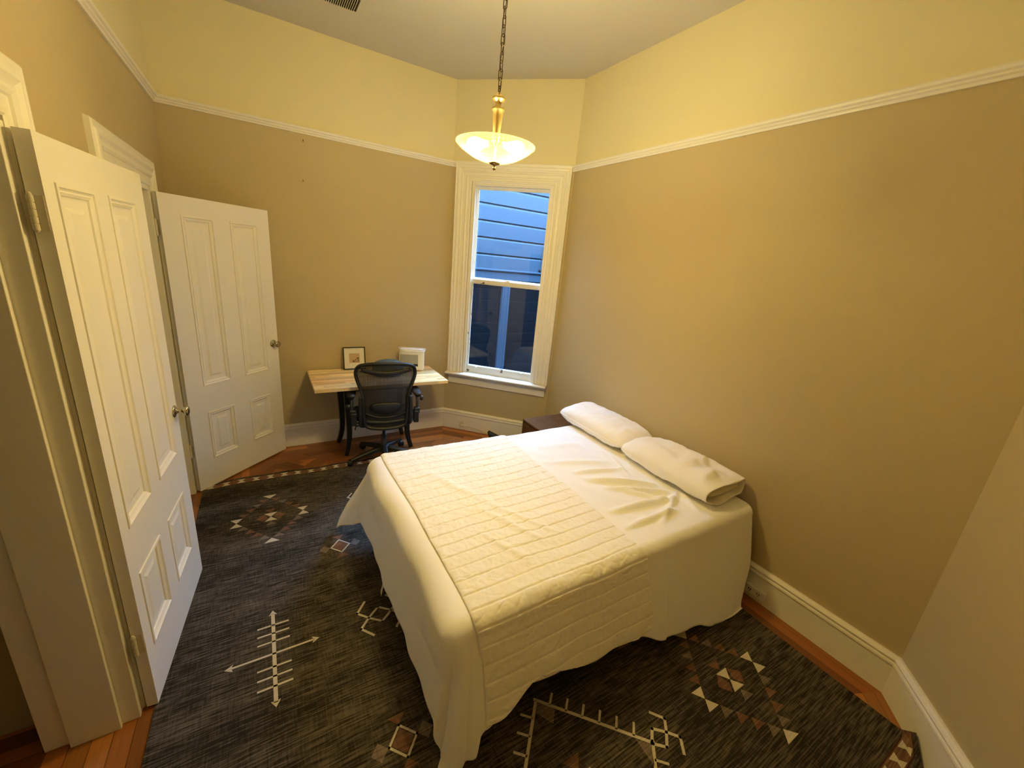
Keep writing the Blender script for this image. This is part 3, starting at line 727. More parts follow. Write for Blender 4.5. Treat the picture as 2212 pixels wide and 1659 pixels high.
def drape(a, b, lift=0.0, foot_puff=0.0, wr=1.0, floor=.012):
    """cloth point (a,b) measured flat on the bed top -> position over the bed"""
    cx = min(max(a, IX0), IX1); cy = min(max(b, IY0), IY1)
    o = V((a-cx, b-cy)); d = o.length
    z0 = TOP+.004*noise.noise(V((a*2.2, b*2.2, 1)))+wr*(.0035*noise.noise(V((a*9+b*4, b*6, 3))) if a > 1.4 and lift == 0 else 0)
    if d < 1e-6:
        z = z0+lift
        if wr:
            for p, q, w_, h_ in RID: z += wr*2.6*h_*ridge(a, b, p, q, w_*.9)
        e = min(a-IX0, .2)
        if foot_puff: z += 0
        return V((a, b, z)), V((0, 0)), 0
    n = o/d; wx = n.x*n.x; wy = n.y*n.y; foot = wx if n.x < 0 else 0; near = wy if n.y < 0 else 0; head = wx if n.x > 0 else 0
    r = (.095*foot+.058*(wy)+.035*head)+lift
    puff = foot_puff*foot
    arc = r*PI/2
    corner = 4*wx*wy
    if d < arc:
        t = d/r; out = r*math.sin(t); z = z0-(r-lift)+r*math.cos(t) ; f = 0
    else:
        f = d-arc; out = r; z = z0-(r-lift)
    per = (b if foot > .5 else a)
    ang = math.atan2(n.y, n.x)
    fl = .115*foot+.235*near+.05*(wy-near)+.02*head
    fl = fl*(1-.45*corner)+(.10 if n.y < 0 else .40)*corner*(1 if n.x < 0 else .2)
    c = math.cos(math.atan(fl)); z -= f*c; out += f*fl
    # folds deepen towards the hem
    g = min(1, f/.35)
    s = cx*2.1+cy*2.6
    rip = .007*math.sin(s*4.3+1.2+1.5*noise.noise(V((cx*2, cy*2, 8))))+.003*math.sin(s*11.1+a)+.022*noise.noise(V((cx*2.6, cy*2.6, 4)))
    rip += corner*(.030*math.sin(ang*8+.6)+.012*math.sin(ang*17))
    if head > .1 or (near > .2 and a > 1.6): rip *= .45
    out += g*rip*1.0
    if foot and d < arc+.16:
        out += puff*.012*math.sin(min(1, d/(arc+.16))*PI)*(1+.6*math.sin(cy*6.5+1)+.4*math.sin(cy*13))
        z += puff*.016*math.sin(min(1, d/(arc+.16))*PI)*(.5+.5*math.sin(cy*6.5+1))
    if z < floor:
        out += (floor-z)*.25; z = floor+.004*noise.noise(V((a*9, b*9, 2)))**2
    p = V((cx, cy))+n*out
    return V((p.x, p.y, z)), n, f
def cloth(fn, na, nb_, th, normals_up=True, bmx=None):
    bm = bmx or nb(); G = [[bm.verts.new(fn(i/na, j/nb_)) for j in range(nb_+1)] for i in range(na+1)]
    for i in range(na):
        for j in range(nb_): bm.faces.new((G[i][j], G[i+1][j], G[i+1][j+1], G[i][j+1]))
    return bm
def lerp(a, b, t): return a+(b-a)*t
def interp(x, pts):
    if x <= pts[0][0]: return pts[0][1]
    for (a, u), (b, v) in zip(pts[:-1], pts[1:]):
        if x <= b: t = (x-a)/(b-a); t = t*t*(3-2*t); return u+(v-u)*t
    return pts[-1][1]
SFOOT = .148+.385
def sheet_fn(u, v):
    # over-hang of the near side: longer towards the head
    a_lin = lerp(IX0-SFOOT, IX1+.20, u)
    near = interp(a_lin, [(.0, .50), (.50, .57), (.60, .48), (.72, .38), (1.1, .40), (1.4, .44), (1.6, .53), (1.8, .57), (2.1, .63), (2.5, .66)])
    far = .39
    b = lerp(IY0-near, IY1+far, v)
    ft = interp(b, [(.5, .60), (1.0, .53), (1.3, .50), (1.8, .50), (2.2, .49), (2.6, .52), (2.9, .56)])
    a = a_lin if a_lin > IX0 else IX0-(IX0-a_lin)*ft/SFOOT
    if b < IY0 and a > 1.9:          # the near drop slants back towards its hem at the head
        k = min(1, (IY0-b)/.6); a = a-(a-1.9)*.42*k
    p, n, f = drape(a, b, 0, 1.0)
    return p
bm = cloth(sheet_fn, 240, 220, .004)
sheet = obj('bed_sheet', bm, M_SHEET, base=(1.45, 1.70, TOP), smooth=True, normals=False)
sm = sheet.modifiers.new('thick', 'SOLIDIFY'); sm.thickness = .004; sm.offset = 1
tag(sheet, 'white bed sheet with folds, hanging down the near side and foot of the bed', 'bed sheet')

bm = nb()
vs = [bm.verts.new(p) for p in ((.462, 1.86, .135), (.455, 1.83, .135), (.430, 1.812, .045), (.436, 1.850, .040))]; bm.faces.new(vs)
ct = obj('care_tag', bm, M_WHITEP, sheet, normals=False); sm = ct.modifiers.new('t', 'SOLIDIFY'); sm.thickness = .0015; ct['label'] = 'small white tag below the foot hem'
bm = nb()
vs = [bm.verts.new(p) for p in ((2.20, .945, .020), (2.355, .930, .013), (2.312, .880, .012), (2.20, .872, .014))]; bm.faces.new(vs)
ct = obj('sheet_corner', bm, M_SHEET, sheet, normals=False); sm = ct.modifiers.new('t', 'SOLIDIFY'); sm.thickness = .003; ct['label'] = 'tip of the sheet lying on the floor'
QX0, QX1 = .565, 1.462
LIN = .074
def quilt_fn(u, v):
    b = lerp(IY0-.46, IY1+.30, v)
    e0 = QX0+.006*math.sin(b*5)+.010*noise.noise(V((b*3, 0, 0)))+ (.03 if b < 1.0 else 0)*min(1, max(0, (1.0-b)/.15))
    e1 = QX1+.015*(b-1.0)/1.35+.004*math.sin(b*9)+(.05*min(1, max(0, (IY0-b)/.4)))
    a = lerp(e0, e1, u)
    near_hem = .02*math.sin(a*9+.5)+.007*math.sin(a*17)+interp(a, [(.5, .02), (.66, -.015), (.85, .055), (1.2, .02), (1.45, 0)])
    if v < .35:
        b += near_hem*(1-v/.35)
    wob = .006*noise.noise(V((a*6, b*1.5, 3)))+.004*math.sin(a*11+b)
    q = (b+wob)/LIN; fr = abs(q-math.floor(q)-.5)*2          # 1 on the stitch line
    st = 1-math.exp(-((1-fr)/.11)**2)
    # short cross stitches, staggered like bricks
    row = math.floor(q); ca_ = (a+.5*(row % 2)*.13+.02*math.sin(row*3.1))/.13; cf = abs(ca_-math.floor(ca_)-.5)*2
    st2 = 1-.05*math.exp(-((1-cf)/.06)**2)
    puff = .0048*st*st2
    crump = .0034*noise.noise(V((a*16, b*12, 7)))+.0012*noise.noise(V((a*48, b*34, 9)))*1.6-.0022*max(0, 1-abs(noise.noise(V((a*15, b*15, 5))))*9)
    rd = .010*ridge(a, b, (.72, 2.10), (.98, 1.55), .03)+.009*ridge(a, b, (.86, 1.62), (1.06, 1.22), .018)+.008*ridge(a, b, (.95, 1.60), (1.15, 1.25), .015)+.007*ridge(a, b, (.78, 1.45), (.92, 1.15), .02)
    edge = min(u, 1-u)*(QX1-QX0); ef = min(1, edge/.02); ef = ef**.5
    lift = .008+(puff+crump+rd)*ef+.004*ef
    p, n, f = drape(a, b, max(.007, lift), 0, .5, floor=.02)
    return p
bm = cloth(quilt_fn, 150, 640, .004)
quilt = obj('quilt', bm, M_QUILT, base=(1.0, 1.70, TOP+.01), smooth=True, normals=False)
sm = quilt.modifiers.new('thick', 'SOLIDIFY'); sm.thickness = .007; sm.offset = -1
tag(quilt, 'cream quilted coverlet with stitched rows spread across the foot half of the bed', 'quilt')

# pillows ------------------------------------------------------------
def pillow(name, cx, cy, hx, hy, hz, z0, label, openend=False, rot=0, seed=0, tilt=0):
    root = thing(name, (cx, cy, z0), label, 'pillow', 'pillows at the head of the bed')
    def surf(hx, hy, hz, sgn, u, v, opened):
        # u,v in -1..1 ; v = -1 is the near end
        tu = (1-abs(u)**2.6); tv = 1-abs(v)**3.2
        if opened and v < 0: tv = 1-.55*abs(v)**2.5
        h = hz*max(0, tu)**.34*max(0, tv)**.36
        pin = 1-.07*(abs(u*v))**3
        x = hx*u*(1-.06*abs(v)**4*(0 if (opened and v < 0) else 1)); y = hy*v*(1-.07*(1-abs(u)**2)*0-.05*abs(u)**5)
        wv = .018*noise.noise(V((x*7+seed, y*5, sgn)))+.008*noise.noise(V((x*16, y*20+seed, 3)))+(.0085*math.sin(y*38+5*x+seed+2*noise.noise(V((x*8, y*3, 1)))) if seed > 3 else .0015*math.sin(y*30+x*9))*math.exp(-((x+.05)/.11)**2)*(1 if sgn > 0 else 0)*max(0, .5-v)
        z = sgn*h*(1 if sgn > 0 else .75)+wv*(h/hz)*1.6
        return x, y, z
    def build(hx, hy, hz, opened, inset=0):
        bm = nb(); NU, NV = 44, 70; rings = []
        us = [-math.cos(PI*i/NU) for i in range(NU+1)]
        vs = [max(-1, min(1, 1.02*math.sin(PI/2*(-1+2*j/NV)))) if not opened else -1+2*j/NV for j in range(NV+1)]
        vs = sorted(vs)
        for v in vs:
            top = [surf(hx, hy, hz, 1, u, v, opened) for u in us]; bot = [surf(hx, hy, hz, -1, u, v, opened) for u in reversed(us[1:-1])]
            ring = []
            for k, (x, y, z) in enumerate(top+bot):
                z += .75*hz+tilt*(x/hx)*.02
                if z < .004: z = .004
                q = Matrix.Rotation(rot, 3, 'Z') @ V((x, y, 0)); ring.append(bm.verts.new((cx+q.x, cy+q.y, z0+z)))
            rings.append(ring)
        ring_faces(bm, rings, True, not opened, True)
        return bm
    bm = build(hx, hy, hz, openend)
    o = obj('pillowcase', bm, M_PILLOW, root, smooth=True)
    if openend:
        s = o.modifiers.new('thick', 'SOLIDIFY'); s.thickness = .003; s.offset = -1
        bm = nb(); NU, NV = 32, 20; hx2, hz2 = hx*.93, hz*.88
        rings = []
        for j in range(NV+1):
            v = -1+j/NV*1.2; y = hy*(-.93+(j/NV)*.9); rr = min(1, (1-(1-min(1, j/6))**2)**.5+.02)
            ring = []
            for k in range(NU):
                t = 2*PI*k/NU; x = hx2*math.cos(t)*(.7+.3*rr); z = hz2*.66*math.sin(t)*rr
                q = Matrix.Rotation(rot, 3, 'Z') @ V((x, y, 0)); ring.append(bm.verts.new((cx+q.x, cy+q.y, z0+.75*hz+max(z, -.70*hz)+tilt*(x/hx)*.02)))
            rings.append(ring)
        ring_faces(bm, rings); tag(obj('pillow_insert', bm, M_INSERT, root, smooth=True), 'pillow filling showing in the open end of its case')
    else:
        pts = []
        for i in range(41):
            v = -1+2*i/40; x, y, z = surf(hx, hy, hz, 1, -1, v*.97, False)
            pts.append((cx+x, cy+y, z0+.75*hz))
        bm = nb(); tube(bm, pts, .004, 6); obj('seam', bm, M_PILLOW, root, smooth=True)
    return root
pillow('pillow', 2.262, 2.150, .190, .362, .094, TOP+.006, 'white pillow nearer the window, its end closed', False, 0, 1)
pillow('pillow', 2.248, 1.432, .192, .355, .094, TOP+.006, 'white pillow nearer the camera, its case open at the end', True, 0, 5)

# ---------------------------------------------------------------- nightstand
ns = thing('nightstand', (2.18, 2.63, 0), 'brown walnut nightstand squeezed between the bed and the corner wall', 'nightstand')
x0, x1, y0, y1 = 1.945, 2.425, 2.47, 2.835
bm = nb(); bx(bm, x0, x1, y0, y1, .482, .500); bx(bm, x0, x1, y0, y0+.016, .14, .482); bx(bm, x0, x1, y1-.016, y1, .14, .482); bx(bm, x0, x1, y0, y1, .124, .14); bx(bm, x1-.012, x1, y0, y1, .14, .482); bx(bm, x0+.03, x1, y0, y1, .30, .314)
obj('carcass', bm, M_WALNUT, ns, bevel=.002)
for z in (.146, .32):
    bm = nb(); bx(bm, x0+.004, x0+.022, y0+.019, y1-.019, z, z+.152); d = obj('drawer', bm, M_WALNUT, ns, bevel=.002)
    bm = nb(); lathe(bm, (x0+.004, (y0+y1)/2, z+.08), [(0, 0), (.005, 0), (.005, .012), (.011, .016), (.009, .022), (0, .023)], 14, V((-1, 0, 0))); obj('drawer_knob', bm, M_CHROME, d)
for x in (x0+.03, x1-.03):
    for y in (y0+.03, y1-.03):
        bm = nb(); lathe(bm, (x, y, 0), [(.011, 0.009 if x < 2.3 else 0), (.018, .125)], 12); obj('leg', bm, M_WALNUT, ns)

# small black device by the corner baseboard, its cord and the outlet it is plugged in
bm = nb(); Rr = Matrix.Rotation(math.radians(-20), 3, 'Z') @ Matrix.Rotation(math.radians(28), 3, 'Y'); box(bm, (1.985, 3.39, .078), (.15, .11, .035), Rr)
dv = obj('power_adapter', bm, M_DARK, base=(1.985, 3.39, 0.0), bevel=.006)
tag(dv, 'small black device leaning on the floor beside the corner baseboard', 'device')
for v in dv.data.vertices: pass
def wp(s, n, z): return OB+WX*s-WO*n+UP*z
outl = thing('wall_outlet', wp(.234, .02, .03), 'small white socket low on the corner baseboard below the window', 'outlet')
bm = nb(); R_ = Matrix((WX, WO, UP)).transposed(); box(bm, wp(.234, .024, .065), (.052, .010, .07), R_); obj('cover_plate', bm, M_WHITEP, outl, bevel=.002)
bm = nb(); box(bm, wp(.246, .037, .055), (.024, .018, .024), R_); obj('plug', bm, M_WHITEP, outl, bevel=.003)
bm = nb(); tube(bm, bez([wp(.258, .042, .055), wp(.31, .034, .058), wp(.40, .03, .045), wp(.46, .03, .04), wp(.52, .035, .022), wp(.60, .05, .012), (2.00, 3.37, .02)], 8), .0025, 6)
cd = obj('power_cord', bm, M_WHITEP, dv); cd['label'] = 'thin white cord along the baseboard'
# surface outlet on the right-hand baseboard
ow = thing('surface_outlet', (XR-.02, .865, .03), 'beige double socket box on the baseboard beside the bed', 'outlet')
bm = nb(); bx(bm, XR-.052, XR-.0195, .808, .922, .042, .098); obj('housing', bm, M_WHITEP, ow, bevel=.005)
for y in (.893, .842):
    bm = nb(); bx(bm, XR-.0535, XR-.0515, y-.017, y+.017, .056, .086); s_ = obj('socket', bm, M_WHITEP, ow)
    bm = nb()
    for dy in (-.006, .006): bx(bm, XR-.0545, XR-.0533, y+dy-.0022, y+dy+.0022, .068, .081)
    lathe(bm, (XR-.0535, y, .061), [(0, 0), (.003, 0), (.003, .001), (0, .001)], 10, V((-1, 0, 0)))
    obj('slot', bm, M_DARK, s_)
bm = nb(); bx(bm, XR-.030, XR-.0195, .924, 1.40, .062, .074); cn = obj('wire_raceway', bm, M_WHITEP, base=(XR-.02, 1.1, .06), bevel=.002)
tag(cn, 'narrow painted wire channel on the baseboard running behind the bed', 'wire channel')

# ---------------------------------------------------------------- desk
dsk = thing('desk', (.86, 3.70, 0), 'butcher block desk top on black curved legs under the back wall', 'desk')
bm = nb(); col = bm.loops.layers.color.new('tone'); uvl = bm.loops.layers.uv.new('UVMap')
bt = [(.90, .78, .56), (.85, .71, .48), (.93, .83, .62), (.88, .75, .52), (.78, .61, .38), (.91, .80, .58)]
X0, X1, Y0, Y1 = .292, 1.430, 3.392, 3.984
ns_ = 14; rw = (Y1-Y0)/ns_
for r in range(ns_):
    x = X0-random.uniform(0, .3)
    while x < X1:
        L = random.uniform(.22, .48); a, b = max(X0, x), min(X1, x+L); x += L
        if b-a < .01: continue
        n0 = len(bm.faces); bx(bm, a, b, Y0+r*rw, Y0+(r+1)*rw, .712, .740); bm.faces.ensure_lookup_table()
        c = random.choice(bt); k = random.uniform(.88, 1.1); off = random.uniform(0, 40)
        for f in bm.faces[n0:]:
            for l in f.loops: l[col] = (c[0]*k, c[1]*k, c[2]*k, 1); l[uvl].uv = (l.vert.co.x+off, l.vert.co.y+l.vert.co.z+off)
obj('desk_top', bm, M_BUTCHER, dsk)
feet = [(.548, 3.624, -1, -1), (.528, 3.945, -1, 1), (1.152, 3.604, 1, -1), (1.158, 3.945, 1, 1)]
for fx, fy, sx, sy in feet:
    bm = nb(); tx, ty = fx-sx*.030, fy-sy*.02
    if sx < 0 and sy > 0: tx = .560
    P = bez([(tx+sx*.004, ty, .70), (tx+sx*.004, ty, .55), (tx-sx*.004, ty-sy*.002, .36), (tx-sx*.006, ty-sy*.004, .20), (tx+sx*.006, ty+sy*.002, .10), (fx, fy, .003)], 6)
    n = len(P); rad = [.038-.013*(i/(n-1)) for i in range(n)]
    tube(bm, P, rad, 4, up=V((1, 1, 0))); obj('leg', bm, M_BLACK, dsk, bevel=.003)
bm = nb()
for (a, b) in (((.575, 3.645), (1.122, 3.625)), ((.575, 3.925), (1.122, 3.925)), ((.578, 3.645), (.575, 3.925)), ((1.122, 3.625), (1.122, 3.925))):
    p, q = V(a), V(b); c = (p+q)/2; L = (q-p).length; an = math.atan2(q.y-p.y, q.x-p.x); box(bm, (c.x, c.y, .665), (L, .022, .09), Matrix.Rotation(an, 3, 'Z'))
obj('apron', bm, M_BLACK, dsk, bevel=.002)

# framed picture leaning on the wall
fr = thing('framed_picture', (.70, 3.955, .742), 'small framed picture with white mat leaning on the wall at the back of the desk', 'picture')
Rf = Matrix.Rotation(math.radians(-9), 3, 'X') @ Matrix.Identity(3); Rf = Matrix.Rotation(math.radians(0), 3, 'Z') @ Rf
FO = V((.698, 3.938, .743))
def fbox(bm, x0, x1, y0, y1, z0, z1):
    c = FO+Rf @ V(((x0+x1)/2, (y0+y1)/2, (z0+z1)/2)); return box(bm, c, (x1-x0, y1-y0, z1-z0), Rf)
w2, h2 = .1, .212
bm = nb(); fbox(bm, -w2, w2, -.006, .010, 0, .009); fbox(bm, -w2, w2, -.006, .010, h2-.009, h2); fbox(bm, -w2, -w2+.009, -.006, .010, .009, h2-.009); fbox(bm, w2-.009, w2, -.006, .010, .009, h2-.009); obj('frame', bm, M_FRAME, fr)
bm = nb(); fbox(bm, -w2+.008, w2-.008, 0, .008, .008, h2-.008); mt = obj('mat_board', bm, M_MAT, fr)
bm = nb(); fbox(bm, -.046, .048, -.0012, .001, .062, .152); obj('drawing', bm, M_ART, mt)
bm = nb()
for (x, z, r) in ((.030, .104, .010), (.012, .090, .007), (-.008, .078, .010), (.034, .084, .007)):
    lathe(bm, FO+Rf @ V((x, -.0012, z)), [(0, 0), (r, 0), (r, .0006), (0, .0006)], 14, Rf @ V((0, -1, 0)))
fbox(bm, -.018, .044, -.0020, -.0010, .068, .073)
obj('ink_marks', bm, M_ARTD, mt)

# packaged bedding in a clear zip bag
bg = thing('packaged_bedding', (1.215, 3.80, .740), 'white bedding in a clear zip bag with grey label, standing on the desk', 'package')
an = math.atan2(3.74-3.82, 1.32-1.106); Rb = Matrix.Rotation(an, 3, 'Z'); BO = V((1.212, 3.815, .742)); bw, bd, bh = .242, .085, .218
def rbox(bm, W, Dp, H, r, o=V((0, 0, 0)), n=6):
    # rounded brick by projecting a grid cube
    vs = {}
    N = 12
    def pt(i, j, k):
        key = (i, j, k)
        if key not in vs:
            p = V(((i/N-.5)*W, (j/N-.5)*Dp, (k/N)*H)); c = V((max(-W/2+r, min(W/2-r, p.x)), max(-Dp/2+r, min(Dp/2-r, p.y)), max(r, min(H-r, p.z))))
            d = p-c
            if d.length > 1e-7: d = d.normalized()*r*min(1, 1)
            q = c+d; q.y *= 1+.16*math.cos(q.x/W*PI)*math.sin(max(0, min(1, q.z/H))*PI); vs[key] = bm.verts.new(BO+Rb @ (q+o))
        return vs[key]
    for a in range(N):
        for b in range(N):
            bm.faces.new((pt(a, b, 0), pt(a, b+1, 0), pt(a+1, b+1, 0), pt(a+1, b, 0))); bm.faces.new((pt(a, b, N), pt(a+1, b, N), pt(a+1, b+1, N), pt(a, b+1, N)))
            bm.faces.new((pt(a, 0, b), pt(a+1, 0, b), pt(a+1, 0, b+1), pt(a, 0, b+1))); bm.faces.new((pt(a, N, b), pt(a, N, b+1), pt(a+1, N, b+1), pt(a+1, N, b)))
            bm.faces.new((pt(0, a, b), pt(0, a, b+1), pt(0, a+1, b+1), pt(0, a+1, b))); bm.faces.new((pt(N, a, b), pt(N, a+1, b), pt(N, a+1, b+1), pt(N, a, b+1)))
rb = nb(); rbox(rb, bw, bd, bh, .022); obj('zip_bag', rb, M_WRAP, bg, smooth=True)
bm = nb()
for z in (bh-.020, bh-.005):
    P = [BO+Rb @ V((x, y, z)) for x, y in ((-bw/2+.015, -bd/2-.004), (0, -bd/2-.012 if z < bh-.01 else -bd/2+.004), (bw/2-.015, -bd/2-.004), (bw/2+.002, 0), (bw/2-.015, bd/2), (-bw/2+.015, bd/2), (-bw/2-.002, 0))]
    tube(bm, bez(P+[P[0]], 5)[:-1], .0035, 6, closed=True)
obj('piping', bm, M_WRAP, bg, smooth=True)
def bpl(x0, x1, z0, z1, y, m, nm):
    bm = nb(); N = 8; g = []
    for i in range(N+1):
        x = lerp(x0, x1, i/N); col_ = []
        for k in range(N+1):
            z = lerp(z0, z1, k/N); yy = -(bd/2)*(1+.16*math.cos(x/bw*PI)*math.sin(z/bh*PI))-y; col_.append(bm.verts.new(BO+Rb @ V((x, yy, z))))
        g.append(col_)
    for i in range(N):
        for k in range(N): bm.faces.new((g[i][k], g[i+1][k], g[i+1][k+1], g[i][k+1]))
    o = obj(nm, bm, m, bg, normals=False); s = o.modifiers.new('t', 'SOLIDIFY'); s.thickness = .001; s.offset = 0; return o
bpl(-.108, .062, .045, .165, .0022, M_GREYP, 'printed_label'); bpl(-.108, .062, .045, .072, .0040, M_DARK, 'label_band'); bpl(.020, .056, .030, .050, .0040, M_MAT, 'price_sticker')
# rounded pouch behind the chair
bm = nb(); prof = [(0, 0), (.10, .0), (.118, .012), (.122, .055), (.116, .105), (.098, .132), (.06, .146), (.0, .150)]
lathe(bm, (.945, 3.68, .741), prof, 36)
for v in bm.verts: v.co.x = .945+(v.co.x-.945)*1.18; v.co.y = 3.68+(v.co.y-3.68)*.75
pc = thing('round_pouch', (.945, 3.68, .741), 'grey-green rounded pouch on the desk just above the chair back', 'pouch')
obj('body', bm, M_POUCH, pc, smooth=True)
bm = nb(); lathe(bm, (1.0, 3.612, .862), [(0, 0), (.004, 0), (.003, .004), (0, .005)], 10, V((.1, -.8, .6))); tag(obj('snap_button', bm, M_CHROME, pc, smooth=True), 'small shiny snap')

# ---------------------------------------------------------------- office chair
ch = thing('office_chair', (.85, 3.45, 0), 'black mesh-back swivel office chair on castors pulled up to the desk', 'office chair')
CA = math.radians(-9); CO = V((.85, 3.45, 0)); Rc = Matrix.Rotation(CA, 3, 'Z')
def cp(x, y, z): return CO+Rc @ V((x, y, 0))+UP*z      # local: +y = forward (toward desk)
# back outline (x, z): wide shoulders, narrow waist
outl_ = [(-.165, .435), (-.175, .52), (-.180, .60), (-.178, .655), (-.188, .72), (-.215, .80), (-.235, .875), (-.230, .925), (-.200, .960), (-.12, .978), (0, .984), (.12, .978), (.200, .960), (.230, .925), (.235, .875), (.215, .80), (.188, .72), (.178, .655), (.180, .60), (.175, .52), (.165, .435), (.12, .405), (0, .395), (-.12, .405)]
def back_y(x, z): return -.215-.045*((z-.62)/.36)**2*(1 if z > .62 else -.6)-.00*abs(x)+.030*(abs(x)/.23)**2*1.2
loop = []
N_ = len(outl_)
Pp = [V((x, 0, z)) for x, z in outl_]
for i in range(N_):
    a, b, c, d = Pp[i-1], Pp[i], Pp[(i+1) % N_], Pp[(i+2) % N_]
    for k in range(5):
        t = k/5; loop.append(.5*((2*b)+(c-a)*t+(2*a-5*b+4*c-d)*t*t+(3*b-a-3*c+d)*t**3))
L3 = [cp(p.x, back_y(p.x, p.z), p.z) for p in loop]
rad = [(.019 if p.z > .93 else .017 if p.z > .7 else .020) for p in loop]
bm = nb(); tube(bm, L3, rad, 12, closed=True, flat=(1, .75), up=None); bf = obj('back_frame', bm, M_CHAIR, ch, smooth=True)
# membrane
def half_w(z):
    xs = [p for p in loop if p.x >= 0]; best = 0
    for p, q in zip(loop, loop[1:]+loop[:1]):
        if (p.z-z)*(q.z-z) <= 0 and abs(p.z-q.z) > 1e-6:
            t = (z-p.z)/(q.z-p.z); best = max(best, abs(p.x+(q.x-p.x)*t))
    return best
bm = nb(); uvl = bm.loops.layers.uv.new('UVMap'); rows = []; NZ = 30
for k in range(NZ+1):
    z = lerp(.402, .976, k/NZ); hw = max(.01, half_w(z)); rows.append([(u*hw, z) for u in [-1+2*i/20 for i in range(21)]])
GV = [[bm.verts.new(cp(x, back_y(x, z)+.006, z)) for x, z in r] for r in rows]
for k in range(NZ):
    for i in range(20):
        f = bm.faces.new((GV[k][i], GV[k][i+1], GV[k+1][i+1], GV[k+1][i]))
        for l, (kk, ii) in zip(f.loops, ((k, i), (k, i+1), (k+1, i+1), (k+1, i))): l[uvl].uv = rows[kk][ii]
obj('back_mesh', bm, M_MESH, ch, smooth=True, normals=False)
# upper cross band, lumbar pad, and the posts that clamp the frame
bm = nb(); P = [cp(x, back_y(x, .74)+.02, .755+.0*x) for x in [-.17+.34*i/12 for i in range(13)]]
tube(bm, bez([cp(-.195, back_y(.19, .92), .925), cp(-.10, back_y(.1, .90)-.010, .905), cp(0, back_y(0, .9)-.012, .898), cp(.10, back_y(.1, .90)-.010, .905), cp(.195, back_y(.19, .92), .925)], 6), .014, 8, flat=(1.3, .5), up=UP); obj('top_band', bm, M_CHAIR, ch, smooth=True)
bm = nb()
rings = []
for j in range(13):
    t = j/12; x = -.125+.25*t; h = .052*math.sin(PI*(.08+.84*t))**.6; zc = .590-.006*math.cos(PI*(t-.5)*2)
    rings.append([bm.verts.new(cp(x, back_y(x, .6)-.010+.012*math.sin(q), zc+h*math.cos(q))) for q in [2*PI*i/14 for i in range(14)]])
ring_faces(bm, rings); obj('lumbar_pad', bm, M_CHAIRD, ch, smooth=True)
bm = nb(); tube(bm, bez([cp(-.165, back_y(0, .5)+.004, .54), cp(-.08, back_y(0, .5)+.004, .505), cp(.0, back_y(0, .5)+.004, .497), cp(.08, back_y(0, .5)+.004, .505), cp(.165, back_y(0, .5)+.004, .54)], 6), .008, 8); obj('lower_band', bm, M_CHAIRD, ch, smooth=True)
for s in (-1, 1):
    bm = nb(); tube(bm, bez([cp(s*.200, -.215, .690), cp(s*.205, -.215, .60), cp(s*.203, -.21, .50), cp(s*.200, -.19, .43), cp(s*.12, -.12, .40)], 8), [.017]*33, 10, flat=(1.1, .8)); obj('back_post', bm, M_CHAIR, ch, smooth=True)
# seat: frame ring and sling mesh
bm = nb(); SP = []
for i in range(48):
    t = 2*PI*i/48; x = .245*math.copysign(abs(math.cos(t))**.6, math.cos(t)); y = .02+.215*math.copysign(abs(math.sin(t))**.6, math.sin(t)); z = .445+.02*abs(x)/.245-(.03 if y > .15 else 0)*((y-.15)/.09)
    SP.append(cp(x, y, z))
tube(bm, SP, .017, 10, closed=True); obj('seat_frame', bm, M_CHAIR, ch, smooth=True)
bm = nb(); uvl = bm.loops.layers.uv.new('UVMap'); c = bm.verts.new(cp(0, .02, .425)); rg = [bm.verts.new(p) for p in SP]
for i in range(48):
    f = bm.faces.new((c, rg[i], rg[(i+1) % 48]))
    for l in f.loops: l[uvl].uv = (l.vert.co.x, l.vert.co.y)
obj('seat_mesh', bm, M_CHAIRD, ch, smooth=True)
# armrests
for s in (-1, 1):
    bm = nb(); box(bm, cp(s*.255, -.17, .485), (.045, .07, .11), Rc); box(bm, cp(s*.262, -.165, .535), (.050, .05, .055), Rc)
    ar = obj('arm_bracket', bm, M_CHAIR, ch, bevel=.010, seg=3)
    bm = nb(); tube(bm, bez([cp(s*.262, -.165, .50), cp(s*.268, -.16, .57), cp(s*.270, -.13, .635), cp(s*.270, -.06, .655)], 6), .016, 10, flat=(1, .7)); obj('arm_post', bm, M_CHAIR, ch, smooth=True)
    bm = nb(); rings = []
    for j in range(15):
        t = j/14; y = -.16+.25*t; w_ = .040*math.sin(PI*(.12+.76*t))**.5; 
        rings.append([bm.verts.new(cp(s*.272+w_*math.cos(q), y, .672+.004*t+.017*math.sin(q))) for q in [2*PI*i/14 for i in range(14)]])
    ring_faces(bm, rings); obj('arm_pad', bm, M_CHAIRD, ch, smooth=True)
    bm = nb(); lathe(bm, cp(s*.285, -.185, .655 if s > 0 else .60), [(0, 0), (.018, .002), (.023, .012), (.018, .026), (0, .03)], 16, Rc @ V((s, -.3, 0))); obj('arm_knob', bm, M_CHAIRD, ch, smooth=True)
# mechanism
bm = nb(); box(bm, cp(0, -.03, .385), (.20, .22, .055), Rc); box(bm, cp(0, -.13, .395), (.30, .05, .035), Rc); obj('tilt_mechanism', bm, M_CHAIRD, ch, bevel=.012, seg=3)
for (x, y, z) in ((-.27, -.10, .42), (.13, -.15, .36), (-.24, -.13, .40)):
    bm = nb(); tube(bm, [cp(x*.5, y*.6, .39), cp(x, y, z), cp(x*1.03, y-.005, z-.03)], .006, 8); obj('lever', bm, M_CHAIRD, ch, smooth=True)
bm = nb(); lathe(bm, CO, [(.030, .105), (.030, .15), (.026, .155), (.026, .25), (.017, .252), (.017, .37)], 20); obj('gas_cylinder', bm, M_CHROME, ch, smooth=True)
